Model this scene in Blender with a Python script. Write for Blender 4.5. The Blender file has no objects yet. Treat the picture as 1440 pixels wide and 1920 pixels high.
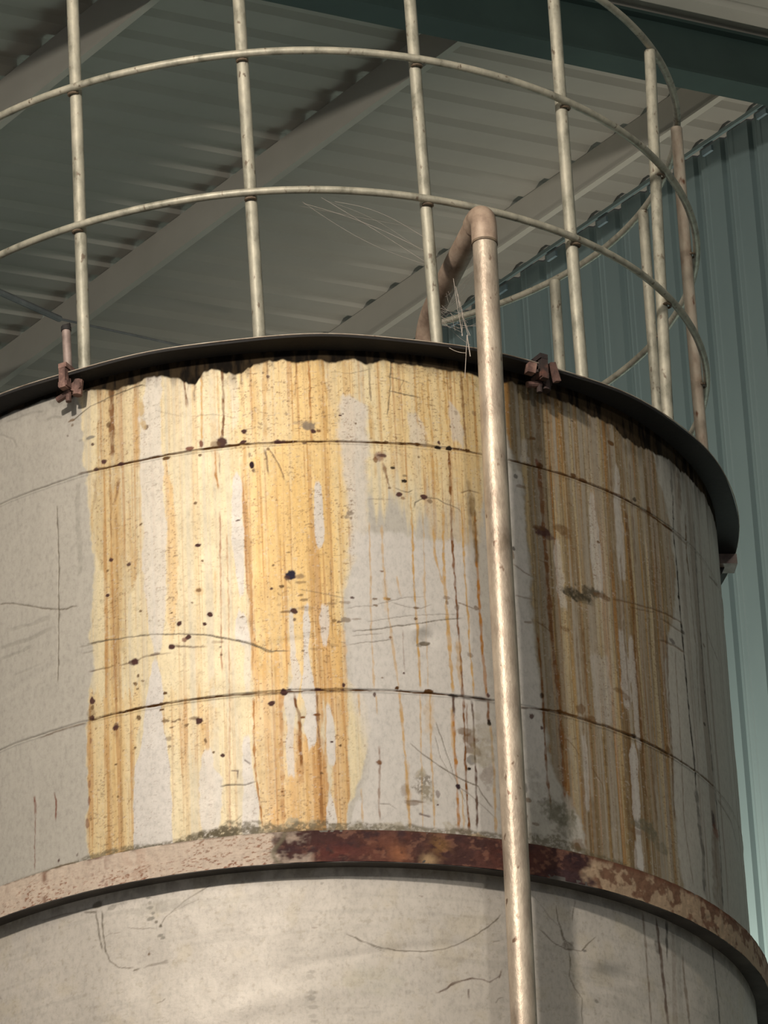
# Old steel tank with a guard rail under a corrugated roof, seen from below.
import bpy, math, random
import numpy as np
from mathutils import Matrix, Vector

random.seed(4)
S = 1.2            # metres per tank radius
Z0 = 1.6           # height of the eye above the floor
COL = bpy.context.scene.collection
sc = bpy.context.scene


def W(x, y, z):
    """tank-radius units (origin under the tank axis, at eye height) -> metres"""
    return (S * x, S * y, S * z + Z0)


TH = math.radians(-37.4)
DX, DY = math.sin(TH), math.cos(TH)        # along the purlins and the wall
QX, QY = math.cos(TH), -math.sin(TH)       # across, towards the wall


def T(t, w, z): return (DX * t + QX * w, DY * t + QY * w, z)


# ------------------------------------------------------------------ camera
cam_d = bpy.data.cameras.new('camera')
cam = bpy.data.objects.new('camera', cam_d)
COL.objects.link(cam)
cam_d.sensor_fit = 'VERTICAL'
cam_d.sensor_height = 24.0
cam_d.lens = 24.0 * 9000.15 / 1920.0
cam_d.clip_end = 200
F_ = Vector((0.01874582, 0.88663298, 0.46209367))
R_ = Vector((0.99911445, 0.00080065, -0.04206745))
U_ = Vector((0.03766836, -0.46247305, 0.88583281))
cam.matrix_world = Matrix(((R_.x, U_.x, -F_.x, 0), (R_.y, U_.y, -F_.y, -10.16461 * S), (R_.z, U_.z, -F_.z, Z0), (0, 0, 0, 1)))
sc.camera = cam

# ------------------------------------------------------------------ world, light, exposure
world = bpy.data.worlds.new('World')
sc.world = world
world.use_nodes = True
bg = world.node_tree.nodes['Background']
bg.inputs[0].default_value = (0.88, 0.90, 0.95, 1)
bg.inputs[1].default_value = 0.19


def area_light(name, loc, target, size, power, color, spread=math.pi):
    d = bpy.data.lights.new(name, 'AREA')
    d.shape = 'RECTANGLE'
    d.size, d.size_y = size
    d.energy = power
    d.color = color
    d.spread = spread
    o = bpy.data.objects.new(name, d)
    o.location = W(*loc)
    v = Vector(W(*target)) - Vector(W(*loc))
    o.rotation_euler = v.to_track_quat('-Z', 'Y').to_euler()
    COL.objects.link(o)
    return o


# the hall's warm high lamp in front of the tank, left of the viewer
def globe_light(name, loc, radius, power, color):
    d = bpy.data.lights.new(name, 'POINT')
    d.shadow_soft_size = radius * S
    d.energy = power
    d.color = color
    o = bpy.data.objects.new(name, d)
    o.location = W(*loc)
    COL.objects.link(o)
    return o


globe_light('hall_lamp', (-1.50, -5.28, 6.45), .14, 1400, (1.0, 0.90, 0.79))
globe_light('far_hall_lamp', (2.7, -7.4, 6.9), .2, 400, (1.0, 0.94, 0.84))
# unseen fill behind the tank, added to brighten the lower right wall
area_light('wall_fill', T(2.8, 2.9, 4.2), T(2.8, 4.08, 4.3), (0.9, 0.9), 480, (1.0, 0.92, 0.78))
# unseen fill low on the left, added to lift the roof sheet
area_light('roof_fill', (-4.5, -7.5, -0.9), (0.3, 4.0, 8.8), (4.5, 2.5), 95, (1.0, 0.97, 0.90))

sc.view_settings.view_transform = 'Standard'
sc.view_settings.look = 'None'
sc.view_settings.gamma = 1.0
sc.view_settings.use_curve_mapping = False
sc.view_settings.exposure = 0.0


# ------------------------------------------------------------------ helpers
def lin(c):
    c = np.asarray(c, float) / 255.0
    return np.where(c <= 0.04045, c / 12.92, ((c + 0.055) / 1.055) ** 2.4)


def tag(o, label=None, cat=None, group=None, kind=None):
    if label: o['label'] = label
    if cat: o['category'] = cat
    if group: o['group'] = group
    if kind: o['kind'] = kind
    return o


def empty(name, loc):
    o = bpy.data.objects.new(name, None)
    o.location = W(*loc)
    o.empty_display_size = 0.1
    COL.objects.link(o)
    return o


def link(name, me, mat, parent=None):
    o = bpy.data.objects.new(name, me)
    me.materials.append(mat)
    COL.objects.link(o)
    if parent is not None:
        o.parent = parent
        o.matrix_parent_inverse = Matrix.Translation(parent.location).inverted()
    return o


class MB:
    """collects faces in tank units, makes one mesh"""
    def __init__(self): self.v, self.f = [], []

    def box(self, c, ax, ay, az):
        c, ax, ay, az = map(Vector, (c, ax, ay, az))
        b = len(self.v)
        for i in (-1, 1):
            for j in (-1, 1):
                for k in (-1, 1): self.v.append(c + ax * i + ay * j + az * k)
        for q in ((0, 1, 3, 2), (4, 6, 7, 5), (0, 4, 5, 1), (2, 3, 7, 6), (0, 2, 6, 4), (1, 5, 7, 3)):
            self.f.append([b + i for i in q])
        return self

    def tube(self, pts, r, n=16, caps=True, closed=False, rr=None, squash=1.0):
        pts = [Vector(q) for q in pts]
        m = len(pts)
        b = len(self.v)
        ref = None
        for i, q in enumerate(pts):
            if closed: t = pts[(i + 1) % m] - pts[i - 1]
            else: t = pts[min(i + 1, m - 1)] - pts[max(i - 1, 0)]
            t.normalize()
            if ref is None:
                ref = Vector((0, 0, 1)) if abs(t.z) < .9 else Vector((1, 0, 0))
            a = (ref - t * ref.dot(t)).normalized()
            ref = a
            c = t.cross(a)
            rad = rr[i] if rr else r
            for k in range(n):
                th = 2 * math.pi * k / n
                self.v.append(q + a * math.cos(th) * rad * squash + c * math.sin(th) * rad)
        for i in range(m if closed else m - 1):
            j = (i + 1) % m
            for k in range(n):
                l = (k + 1) % n
                self.f.append([b + i * n + k, b + i * n + l, b + j * n + l, b + j * n + k])
        if caps and not closed:
            self.f.append([b + k for k in range(n)][::-1])
            self.f.append([b + (m - 1) * n + k for k in range(n)])
        return self

    def lathe(self, prof, a0=0, a1=2 * math.pi, n=256):
        """prof: closed list of (r,z); angles measured from the viewer's side"""
        full = abs(a1 - a0 - 2 * math.pi) < 1e-6
        cnt = n if full else n + 1
        b = len(self.v)
        m = len(prof)
        for i in range(cnt):
            a = a0 + (a1 - a0) * i / n
            for r, z in prof: self.v.append(Vector((r * math.sin(a), -r * math.cos(a), z)))
        for i in range(n):
            j = (i + 1) % cnt
            for k in range(m):
                l = (k + 1) % m
                self.f.append([b + i * m + k, b + j * m + k, b + j * m + l, b + i * m + l])
        if not full:
            self.f.append([b + k for k in range(m)])
            self.f.append([b + (cnt - 1) * m + k for k in range(m)][::-1])
        return self

    def build(self, name, mat, parent=None, smooth=True, angle=0.6):
        me = bpy.data.meshes.new(name)
        me.from_pydata([W(*q) for q in self.v], [], self.f)
        me.update()
        if smooth:
            me.shade_smooth()
            try: me.set_sharp_from_angle(angle=angle)
            except Exception: pass
        return link(name, me, mat, parent)


# ------------------------------------------------------------------ materials
def new_mat(name):
    m = bpy.data.materials.new(name)
    m.use_nodes = True
    nt = m.node_tree
    return m, nt, nt.nodes['Principled BSDF']


def ramp(nt, stops):
    r = nt.nodes.new('ShaderNodeValToRGB')
    e = r.color_ramp.elements
    while len(e) < len(stops): e.new(0.5)
    for q, (pos, c) in zip(e, stops):
        q.position = pos
        q.color = (*[float(x) for x in lin(c)], 1)
    return r


def noise(nt, scale, detail=6, rough=.6, stretch=None, coord='Object'):
    tc = nt.nodes.new('ShaderNodeTexCoord')
    mp = nt.nodes.new('ShaderNodeMapping')
    mp.inputs['Scale'].default_value = stretch or (1, 1, 1)
    n = nt.nodes.new('ShaderNodeTexNoise')
    n.inputs['Scale'].default_value = scale
    n.inputs['Detail'].default_value = detail
    n.inputs['Roughness'].default_value = rough
    nt.links.new(tc.outputs[coord], mp.inputs[0])
    nt.links.new(mp.outputs[0], n.inputs[0])
    return n


def mottled(name, stops, scale=8, rough=.6, metal=0.0, bump=.0, bscale=60, stretch=None, detail=7, spots=None):
    """base colour from a noise ramp, optional dark specks, optional fine bump"""
    m, nt, b = new_mat(name)
    n = noise(nt, scale, detail, .62, stretch)
    r = ramp(nt, stops)
    nt.links.new(n.outputs[0], r.inputs[0])
    out = r.outputs[0]
    if spots:
        sscale, scol, lo = spots
        n2 = noise(nt, sscale, 3, .5, stretch)
        rr = ramp(nt, [(lo, (0, 0, 0)), (min(1, lo + .07), (255, 255, 255))])
        nt.links.new(n2.outputs[0], rr.inputs[0])
        mx = nt.nodes.new('ShaderNodeMixRGB')
        mx.inputs[2].default_value = (*[float(x) for x in lin(scol)], 1)
        nt.links.new(rr.outputs[0], mx.inputs[0])
        nt.links.new(out, mx.inputs[1])
        out = mx.outputs[0]
    nt.links.new(out, b.inputs['Base Color'])
    b.inputs['Roughness'].default_value = rough
    b.inputs['Metallic'].default_value = metal
    if bump:
        n3 = noise(nt, bscale, 4, .6, stretch)
        bp = nt.nodes.new('ShaderNodeBump')
        bp.inputs['Strength'].default_value = bump
        bp.inputs['Distance'].default_value = .003
        nt.links.new(n3.outputs[0], bp.inputs['Height'])
        nt.links.new(bp.outputs[0], b.inputs['Normal'])
    return m


def painted_sheet(name, rough=.5, metal=.2, bump=.25, bscale=45, spec=.5):
    """weathered sheet: colour comes from the layer of stains and painted shade held on the mesh, mottled by fine noise"""
    m, nt, b = new_mat(name)
    at = nt.nodes.new('ShaderNodeAttribute')
    at.attribute_name = 'stain'
    n = noise(nt, 90, 5, .7, (1, 1, .6))
    r = ramp(nt, [(.25, (205, 205, 205)), (.5, (240, 240, 240)), (.8, (255, 255, 255))])
    nt.links.new(n.outputs[0], r.inputs[0])
    mx = nt.nodes.new('ShaderNodeMixRGB')
    mx.blend_type = 'MULTIPLY'
    mx.inputs[0].default_value = .8
    nt.links.new(at.outputs['Color'], mx.inputs[1])
    nt.links.new(r.outputs[0], mx.inputs[2])
    nt.links.new(mx.outputs[0], b.inputs['Base Color'])
    n2 = noise(nt, 14, 5, .6)
    rr = nt.nodes.new('ShaderNodeMapRange')
    rr.inputs['To Min'].default_value = rough - .08
    rr.inputs['To Max'].default_value = rough + .12
    nt.links.new(n2.outputs[0], rr.inputs[0])
    nt.links.new(rr.outputs[0], b.inputs['Roughness'])
    # dirt and soot are dull, paint has a sheen
    for sock, hi in (('Metallic', metal), ('Specular IOR Level', spec)):
        q = nt.nodes.new('ShaderNodeMapRange')
        q.inputs['From Min'].default_value = .03
        q.inputs['From Max'].default_value = .30
        q.inputs['To Min'].default_value = 0.0
        q.inputs['To Max'].default_value = hi
        nt.links.new(at.outputs['Fac'], q.inputs[0])
        nt.links.new(q.outputs[0], b.inputs[sock])
    n3 = noise(nt, bscale, 6, .65, (1, 1, 1.6))
    bp = nt.nodes.new('ShaderNodeBump')
    bp.inputs['Strength'].default_value = bump
    bp.inputs['Distance'].default_value = .0025
    nt.links.new(n3.outputs[0], bp.inputs['Height'])
    nt.links.new(bp.outputs[0], b.inputs['Normal'])
    return m


M = dict(
    tank=painted_sheet('weathered_tank_paint', .54, .20),
    band=painted_sheet('rusty_ring_paint', .62, .1, .6, 60, .3),
    flange=mottled('sooty_flange_steel', [(.3, (18, 17, 17)), (.6, (30, 27, 25)), (.8, (44, 38, 34))], 9, .8, 0, .3, 80),
    under=mottled('ring_underside_steel', [(.3, (48, 44, 42)), (.55, (76, 72, 68)), (.8, (96, 92, 86))], 7, .8, 0, .3, 60),
    lid=mottled('tank_lid_steel', [(.3, (70, 66, 60)), (.7, (110, 104, 94))], 5, .7),
    galv=mottled('galvanised_tube', [(.28, (108, 106, 92)), (.45, (150, 147, 132)), (.62, (170, 165, 148)), (.8, (186, 182, 168))], 26, .5, .25, .25, 120, (1, 1, .5), 8, (60, (104, 92, 78), .64)),
    galvrust=mottled('galvanised_tube_rusting', [(.28, (112, 96, 82)), (.45, (158, 144, 128)), (.62, (176, 166, 150)), (.8, (186, 174, 160))], 22, .55, .2, .25, 120, (1, 1, .4), 8, (30, (104, 68, 48), .66)),
    weld=mottled('dark_weld', [(.3, (70, 58, 46)), (.7, (120, 104, 84))], 60, .7),
    pipe=mottled('dusty_pipe_metal', [(.28, (128, 114, 98)), (.42, (160, 146, 130)), (.58, (182, 168, 150)), (.78, (200, 188, 170))], 16, .46, .45, .45, 90, (1, 1, .55), 9, (46, (110, 88, 72), .66)),
    pipe_dust=mottled('dust_coated_pipe', [(.3, (122, 102, 88)), (.5, (158, 138, 120)), (.75, (178, 160, 142))], 20, .6, .2, .3, 80),
    clamp=mottled('rusty_clamp', [(.3, (58, 42, 38)), (.5, (104, 78, 70)), (.75, (160, 128, 114))], 24, .75, .1, .5, 90),
    clampdark=mottled('sooted_clamp', [(.3, (26, 24, 26)), (.55, (58, 44, 40)), (.8, (130, 84, 68))], 16, .8, .1, .5, 90),
    stub=mottled('pinkish_stub_pipe', [(.3, (104, 88, 82)), (.6, (146, 130, 122)), (.8, (170, 156, 146))], 24, .6, .2),
    roof=mottled('roof_sheet', [(.3, (150, 148, 140)), (.6, (158, 156, 148)), (.8, (164, 162, 154))], 1.3, .62, .0, .0),
    purlin=mottled('purlin_steel', [(.3, (160, 158, 148)), (.7, (172, 170, 160))], 2, .6, .0),
    rafter=mottled('green_rafter_paint', [(.3, (44, 60, 58)), (.7, (54, 72, 68))], 2.5, .6),
    wall=mottled('wall_sheet_green', [(.3, (104, 122, 124)), (.55, (112, 130, 131)), (.8, (120, 138, 138))], 1.6, .5, .0, .0, 60, (1, 1, .3)),
    leak=mottled('light_leak_blue', [(.3, (96, 118, 128)), (.7, (128, 148, 156))], 12, .6),
    rod=mottled('brace_rod_steel', [(.3, (92, 94, 96)), (.7, (120, 122, 122))], 12, .6),
    floor=mottled('concrete_floor', [(.3, (120, 114, 104)), (.7, (150, 143, 130))], 2, .85),
    web=mottled('spider_silk', [(.3, (150, 140, 130)), (.7, (190, 180, 170))], 20, .9),
)

# ------------------------------------------------------------------ stains, marks, scratches and painted clamp shadows on the tank, as (angle, height) in tank units
BANDS = [[[[5.4579,-0.4926,0.5214],[5.2579,-0.4926,0.5214],[5.209,-0.4864,0.5184],[5.1122,-0.4809,0.5053],[4.9851,-0.4692,0.4572],[4.927,-0.4658,0.1692],[4.8609,-0.4628,0.1665],[4.8018,-0.4611,0.1641],[4.7294,-0.4543,0.1565],[4.6515,-0.4542,0.1188],[4.588,-0.4592,0.1048],[4.5377,-0.4653,0.0994],[4.4731,-0.4558,0.0959],[4.4341,-0.4669,0.0943],[4.3868,-0.4703,0.0993],[4.3376,-0.475,0.1404],[4.2634,-0.4788,0.1442],[4.2131,-0.473,0.1354],[4.1395,-0.4768,0.1166],[4.0911,-0.4815,0.0912],[4.0173,-0.4748,0.0828],[3.7673,-0.4748,0.0828]],"cream",0.8,0.0074,0.0061],
 [[[5.3914,-0.1167,0.1412],[5.1914,-0.1167,0.1412],[5.0513,-0.1207,0.1416],[4.9319,-0.1123,0.1368],[4.7358,-0.104,0.1233],[4.6071,-0.0986,0.1068]],"yellow",0.6,0.0172,0.0049],
 [[[5.4097,0.1649,0.4798],[5.2097,0.1649,0.4798],[4.9318,0.1586,0.4431],[4.8716,0.1562,0.4331],[4.8116,0.1725,0.4167]],"cream",0.8,0.0123,0.0049],
 [[[5.4119,0.2859,0.4527],[5.2119,0.2859,0.4527],[4.9354,0.2851,0.43],[4.8032,0.291,0.4159],[4.6989,0.3041,0.4036]],"tan",0.5,0.0196,0.0049],
 [[[5.406,0.1888,0.4393],[5.206,0.1888,0.4393],[5.0775,0.1835,0.4319],[4.9577,0.2022,0.425],[4.8514,0.2213,0.406]],"yellow",0.4,0.0319,0.0074],
 [[[5.3998,-0.4498,-0.3333],[5.1998,-0.4498,-0.3333],[5.1036,-0.4327,-0.3351],[4.9858,-0.4452,-0.3375],[4.9209,-0.4489,-0.3438],[4.843,-0.4581,-0.3404],[4.7508,-0.4491,-0.3422],[4.6963,-0.4265,-0.3432],[4.6585,-0.422,-0.3564],[4.621,-0.4163,-0.372],[4.5581,-0.4238,-0.3733],[4.4702,-0.4304,-0.3749]],"olive",0.5,0.0074,0.0049],
 [[[4.9227,-0.4227,-0.3892],[4.7916,-0.4198,-0.3916],[4.5356,-0.4268,-0.3963],[4.2833,-0.4336,-0.3835],[4.1593,-0.4244,-0.3907]],"ochre",0.45,0.0061,0.0037],
 [[[4.7955,-0.3863,-0.3461],[4.7171,-0.3801,-0.3477],[4.6657,-0.3761,-0.3536],[4.6465,-0.3714,-0.359]],"ochre",0.45,0.0061,0.0037],
 [[[4.4213,-0.4675,-0.3464],[4.3588,-0.4711,-0.3452],[4.3224,-0.4756,-0.3508],[4.2861,-0.4775,-0.3589],[4.2368,-0.4743,-0.3672],[4.1631,-0.4742,-0.3711],[4.0897,-0.4754,-0.3713],[4.0401,-0.471,-0.3686],[3.7901,-0.471,-0.3686]],"tan",0.7,0.0037,0.0025],
 [[[4.2376,-0.3743,-0.3645],[4.1524,-0.3796,-0.3699],[4.0303,-0.3795,-0.3698],[3.7803,-0.3795,-0.3698]],"ochre",0.6,0.0025,0.0018],
 [[[4.9341,-0.2839,-0.2717],[4.8542,-0.2807,-0.2614],[4.7626,-0.2803,-0.2551],[4.6854,-0.2833,-0.2557],[4.6215,-0.2835,-0.2584],[4.5453,-0.2816,-0.2637],[4.5138,-0.2787,-0.2692]],"orange",0.6,0.0061,0.0037],
 [[[5.326,0.0043,0.0684],[5.126,0.0043,0.0684],[4.9669,0.0025,0.1092],[4.9173,-0.0895,0.1072],[4.8261,-0.0968,0.1037],[4.7356,-0.1029,0.1025],[4.6582,-0.0994,0.0996],[4.5433,-0.0959,0.0929],[4.4423,-0.0989,0.0947],[4.3547,-0.1003,0.0857]],"yellow",0.75,0.0098,0.0049],
 [[[4.8635,-0.0563,0.0589],[4.7347,-0.0833,0.0772],[4.6323,-0.0921,0.0757],[4.4801,-0.0977,0.0734]],"gold",0.5,0.0172,0.0074],
 [[[4.4622,-0.1006,-0.0008],[4.4312,-0.1004,-0.0188],[4.3938,-0.1003,-0.0257],[4.3566,-0.1015,-0.036],[4.2945,-0.101,-0.038],[4.231,-0.1006,0.0361],[4.1693,-0.098,0.0473],[4.1079,-0.0931,0.0495],[4.0349,-0.0908,0.0535],[3.7849,-0.0908,0.0535]],"orange",0.6,0.0061,0.0049],
 [[[4.2648,-0.0074,0.0509],[4.2033,-0.0139,0.0487],[4.1306,-0.0454,0.046],[4.0346,-0.0819,0.0491],[3.7846,-0.0819,0.0491]],"orange",0.5,0.0123,0.0074],
 [[[4.514,0.0464,0.1011],[4.4383,0.0483,0.0993],[4.3506,0.0518,0.0993],[4.2759,0.0694,0.0987],[4.2018,0.0666,0.0958],[4.1284,0.0549,0.0952],[4.0311,0.0469,0.0847],[3.7811,0.0469,0.0847]],"orange",0.6,0.0049,0.0037],
 [[[4.4765,0.0281,0.0451],[4.3511,0.0293,0.0473],[4.2272,0.0249,0.0428]],"gold",0.6,0.0049,0.0025],
 [[[4.8374,-0.1093,-0.1],[4.766,-0.1102,-0.0987],[4.7012,-0.1086,-0.0948],[4.637,-0.107,-0.0944],[4.5731,-0.1043,-0.0951],[4.4845,-0.1034,-0.0977],[4.434,-0.1015,-0.0981]],"amber",0.8,0.0037,0.0025],
 [[[4.3645,-0.2974,-0.1862],[4.3269,-0.2983,-0.1815],[4.2761,-0.2875,-0.1794],[4.2278,-0.285,-0.2013]],"tan",0.45,0.0172,0.0098],
 [[[5.3925,-0.1821,-0.0993],[5.1925,-0.1821,-0.0993],[5.0849,-0.1671,-0.1082],[5.0057,-0.1632,-0.1221]],"pale",0.5,0.0123,0.0074],
 [[[5.4818,0.4464,0.793],[5.2818,0.4464,0.793],[5.2336,0.4693,0.8848],[5.1659,0.4711,0.9531],[5.0516,0.4841,0.985],[4.9909,0.5003,1.0084],[4.9154,0.5297,1.0171],[4.7947,0.5288,1.0143],[4.7248,0.5314,0.9938],[4.5833,0.5323,0.9372],[4.4551,0.5402,0.938],[4.328,0.5452,0.9387],[4.2271,0.5547,0.934],[4.1453,0.6104,0.9354],[4.0867,0.6346,0.9424],[3.9881,0.6268,0.951],[3.7381,0.6268,0.951]],"brown",0.88,0.0147,0.0074],
 [[[4.9305,0.5778,0.6148],[4.7983,0.5728,0.6199],[4.6675,0.5665,0.6249],[4.5379,0.5715,0.6179],[4.4093,0.5709,0.6111],[4.2835,0.5759,0.6102],[4.1605,0.5808,0.6224]],"brown2",0.5,0.0098,0.0061],
 [[[4.8476,0.748,0.7832],[4.7164,0.7495,0.7882],[4.5856,0.7511,0.786],[4.4552,0.7492,0.7803],[4.3304,0.7608,0.7887],[4.2038,0.7657,0.783],[4.0526,0.7546,0.7836],[3.8026,0.7546,0.7836]],"brown2",0.5,0.0061,0.0037],
 [[[4.8477,0.8651,0.9659],[4.6978,0.8567,0.9553],[4.564,0.8519,0.9467],[4.4325,0.8511,0.9384],[4.3051,0.856,0.9391]],"brown2",0.3,0.0061,0.0037]]
CLEAN = [[[[4.7304,0.1286,0.3867],[4.6408,0.1147,0.3968],[4.5137,0.1029,0.4061],[4.3626,0.1016,0.41],[4.2138,0.1386,0.4138],[4.1152,0.1211,0.4143],[4.0421,0.0903,0.4162],[3.7921,0.0903,0.4162]],"clean",0.8,0.0294,0.0061],
 [[[4.9017,0.4931,0.5164],[4.7784,0.5001,0.5248],[4.6483,0.4999,0.5245],[4.5198,0.4957,0.5296],[4.3933,0.4941,0.5374],[4.2427,0.4923,0.5407]],"clean",0.5,0.0098,0.0049],
 [[[5.4072,-0.3114,-0.2854],[5.2072,-0.3114,-0.2854],[5.1645,-0.316,-0.2839],[5.0864,-0.3351,-0.2856],[4.9541,-0.3378,-0.286],[4.8487,-0.3362,-0.2834],[4.796,-0.3335,-0.2798],[4.7185,-0.3351,-0.2815],[4.6414,-0.3342,-0.2832],[4.5389,-0.3241,-0.2902],[4.4818,-0.3131,-0.3011]],"clean",0.72,0.0049,0.0037],
 [[[4.4689,-0.3158,-0.3086],[4.436,-0.3214,-0.3021],[4.3888,-0.332,-0.296],[4.3461,-0.339,-0.3005],[4.3086,-0.3434,-0.2954],[4.2655,-0.3504,-0.2916],[4.2291,-0.3621,-0.2865],[4.1677,-0.3669,-0.2832],[4.0336,-0.3708,-0.2815],[3.7836,-0.3708,-0.2815]],"clean",0.97,0.0025,0.0025],
 [[[4.8876,-0.1277,-0.1184],[4.8691,-0.1305,-0.1119],[4.7938,-0.135,-0.1106],[4.7422,-0.1375,-0.1109],[4.6904,-0.1343,-0.1101],[4.6132,-0.1261,-0.1123],[4.5877,-0.1222,-0.1154]],"clean",0.9,0.0037,0.0025],
 [[[4.8599,0.0496,0.0566],[4.8455,0.0468,0.0618],[4.7831,0.0435,0.063],[4.7314,0.0428,0.0634],[4.712,0.0444,0.0616],[4.6979,0.0485,0.0565]],"clean",0.92,0.0025,0.0018],
 [[[4.5549,-0.1266,-0.1163],[4.5371,-0.134,-0.1077],[4.4991,-0.1362,-0.1042],[4.4785,-0.1311,-0.1025]],"clean",0.85,0.0031,0.0025],
 [[[4.4777,-0.1162,-0.1025],[4.41,-0.1182,-0.1045],[4.3599,-0.1151,-0.106]],"clean",0.5,0.0037,0.0025],
 [[[4.5546,0.0502,0.0661],[4.5267,0.0458,0.0674],[4.4888,0.0478,0.0637],[4.4572,0.0512,0.058]],"clean",0.8,0.0037,0.0025],
 [[[4.5529,0.016,0.0228],[4.515,0.0101,0.026],[4.4771,0.0088,0.0224],[4.4268,0.0094,0.0207],[4.3892,0.0036,0.0284],[4.3568,0.0002,0.0317],[4.3142,0.01,0.0325],[4.2771,0.0042,0.0312],[4.24,0.0097,0.0276],[4.2227,0.0136,0.0225]],"clean",0.95,0.0025,0.0025],
 [[[4.5479,-0.0172,-0.0092],[4.4784,-0.0194,-0.0093],[4.4381,-0.0196,-0.0083],[4.4153,-0.0181,-0.0001],[4.3951,-0.0143,0.0026],[4.3803,-0.0204,-0.0013],[4.3655,-0.0254,-0.004],[4.3458,-0.034,-0.0047],[4.3311,-0.0367,-0.0097],[4.2913,-0.0312,-0.0155],[4.2297,-0.0355,-0.0198],[4.1559,-0.0312,-0.0201]],"clean",0.8,0.0037,0.0025],
 [[[4.3196,0.0507,0.0597],[4.2947,0.0487,0.0678],[4.239,0.05,0.0702],[4.1959,0.0507,0.0686],[4.1774,0.0545,0.0634]],"clean",0.88,0.0025,0.0025],
 [[[4.1114,0.052,0.0565],[4.0859,0.0455,0.0622],[4.0555,0.0422,0.0656],[4.0313,0.0435,0.0602],[3.7813,0.0435,0.0602]],"clean",0.92,0.0025,0.0025],
 [[[4.1038,0.1077,0.1166],[4.0795,0.1,0.1314],[4.0311,0.0903,0.1406],[3.7811,0.0903,0.1406]],"clean",0.8,0.0037,0.0025],
 [[[4.2315,-0.2125,-0.1918],[4.1971,-0.218,-0.1882],[4.1718,-0.2209,-0.1729],[4.0987,-0.2228,-0.1748],[4.0548,-0.217,-0.1805],[3.8048,-0.217,-0.1805]],"clean",0.8,0.0049,0.0037],
 [[[4.2562,-0.1249,-0.1091],[4.1873,-0.1291,-0.1066],[4.138,-0.1283,-0.1002],[4.0891,-0.1308,-0.0938],[4.0552,-0.1318,-0.0971],[3.8052,-0.1318,-0.0971]],"clean",0.92,0.0037,0.0025],
 [[[5.0699,0.1131,0.1366],[5.0466,0.1087,0.1687],[4.9671,0.1022,0.1678],[4.9145,0.1072,0.1656],[4.836,0.1158,0.1624],[4.7969,0.1166,0.1608],[4.7321,0.1175,0.1581],[4.6804,0.1155,0.156]],"clean",0.72,0.0147,0.0061],
 [[[5.0798,0.3519,0.357],[5.0485,0.3552,0.3807],[4.9762,0.359,0.3869]],"clean",0.6,0.0061,0.0049],
 [[[5.0355,0.26,0.2783],[5.0038,0.2621,0.3012],[4.9573,0.2624,0.2989]],"clean",0.5,0.0061,0.0049],
 [[[5.3363,-0.1326,-0.1125],[5.1363,-0.1326,-0.1125],[5.0561,-0.13,-0.1113],[5.0033,-0.1292,-0.1151]],"clean",0.35,0.0074,0.0049],
 [[[5.0227,0.535,0.5435],[4.982,0.5268,0.5465],[4.9635,0.5228,0.5509]],"clean",0.5,0.0049,0.0037],
 [[[4.9336,0.7163,0.7281],[4.8864,0.709,0.7324],[4.8339,0.7077,0.7377],[4.7676,0.7052,0.7385],[4.6767,0.7136,0.7369]],"clean",0.55,0.0037,0.0031],
 [[[5.0315,0.8072,0.8186],[4.9686,0.7974,0.8161],[4.8879,0.7931,0.8191],[4.8077,0.7925,0.8184],[4.7417,0.7968,0.8152]],"clean",0.5,0.0037,0.0031],
 [[[4.7889,0.6069,0.6159],[4.7488,0.5981,0.6189],[4.6713,0.6011,0.6219],[4.621,0.609,0.6269]],"clean",0.45,0.0037,0.0037],
 [[[4.61,0.7772,0.7915],[4.5409,0.7773,0.806],[4.4626,0.7732,0.8054],[4.424,0.7765,0.8014]],"clean",0.5,0.0037,0.0031],
 [[[4.6145,0.8128,0.824],[4.549,0.806,0.8284],[4.4196,0.8073,0.8258],[4.3432,0.8103,0.825]],"clean",0.5,0.0031,0.0025],
 [[[4.3476,0.7933,0.8041],[4.3115,0.7826,0.8113],[4.2348,0.782,0.8069],[4.1711,0.7792,0.804],[4.1527,0.7843,0.802],[3.9027,0.7843,0.802]],"clean",0.65,0.0031,0.0025],
 [[[4.1067,0.7799,0.7904],[4.0826,0.774,0.802],[4.033,0.7759,0.8004],[3.783,0.7759,0.8004]],"clean",0.5,0.0037,0.0025],
 [[[4.3218,0.6447,0.6538],[4.2715,0.6437,0.6558],[4.1455,0.6396,0.6516]],"clean",0.45,0.0031,0.0025],
 [[[4.5298,0.6852,0.7373],[4.44,0.6839,0.739],[4.3633,0.6837,0.7386]],"clean",0.3,0.0061,0.0049],
 [[[4.9353,0.4911,0.5228],[4.8306,0.4926,0.5297],[4.7126,0.4905,0.5288],[4.5827,0.4904,0.5229],[4.4562,0.4902,0.5363],[4.33,0.4901,0.5386],[4.2175,0.4881,0.5417],[4.1434,0.4885,0.5447]],"clean",0.6,0.0061,0.0061]]
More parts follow.
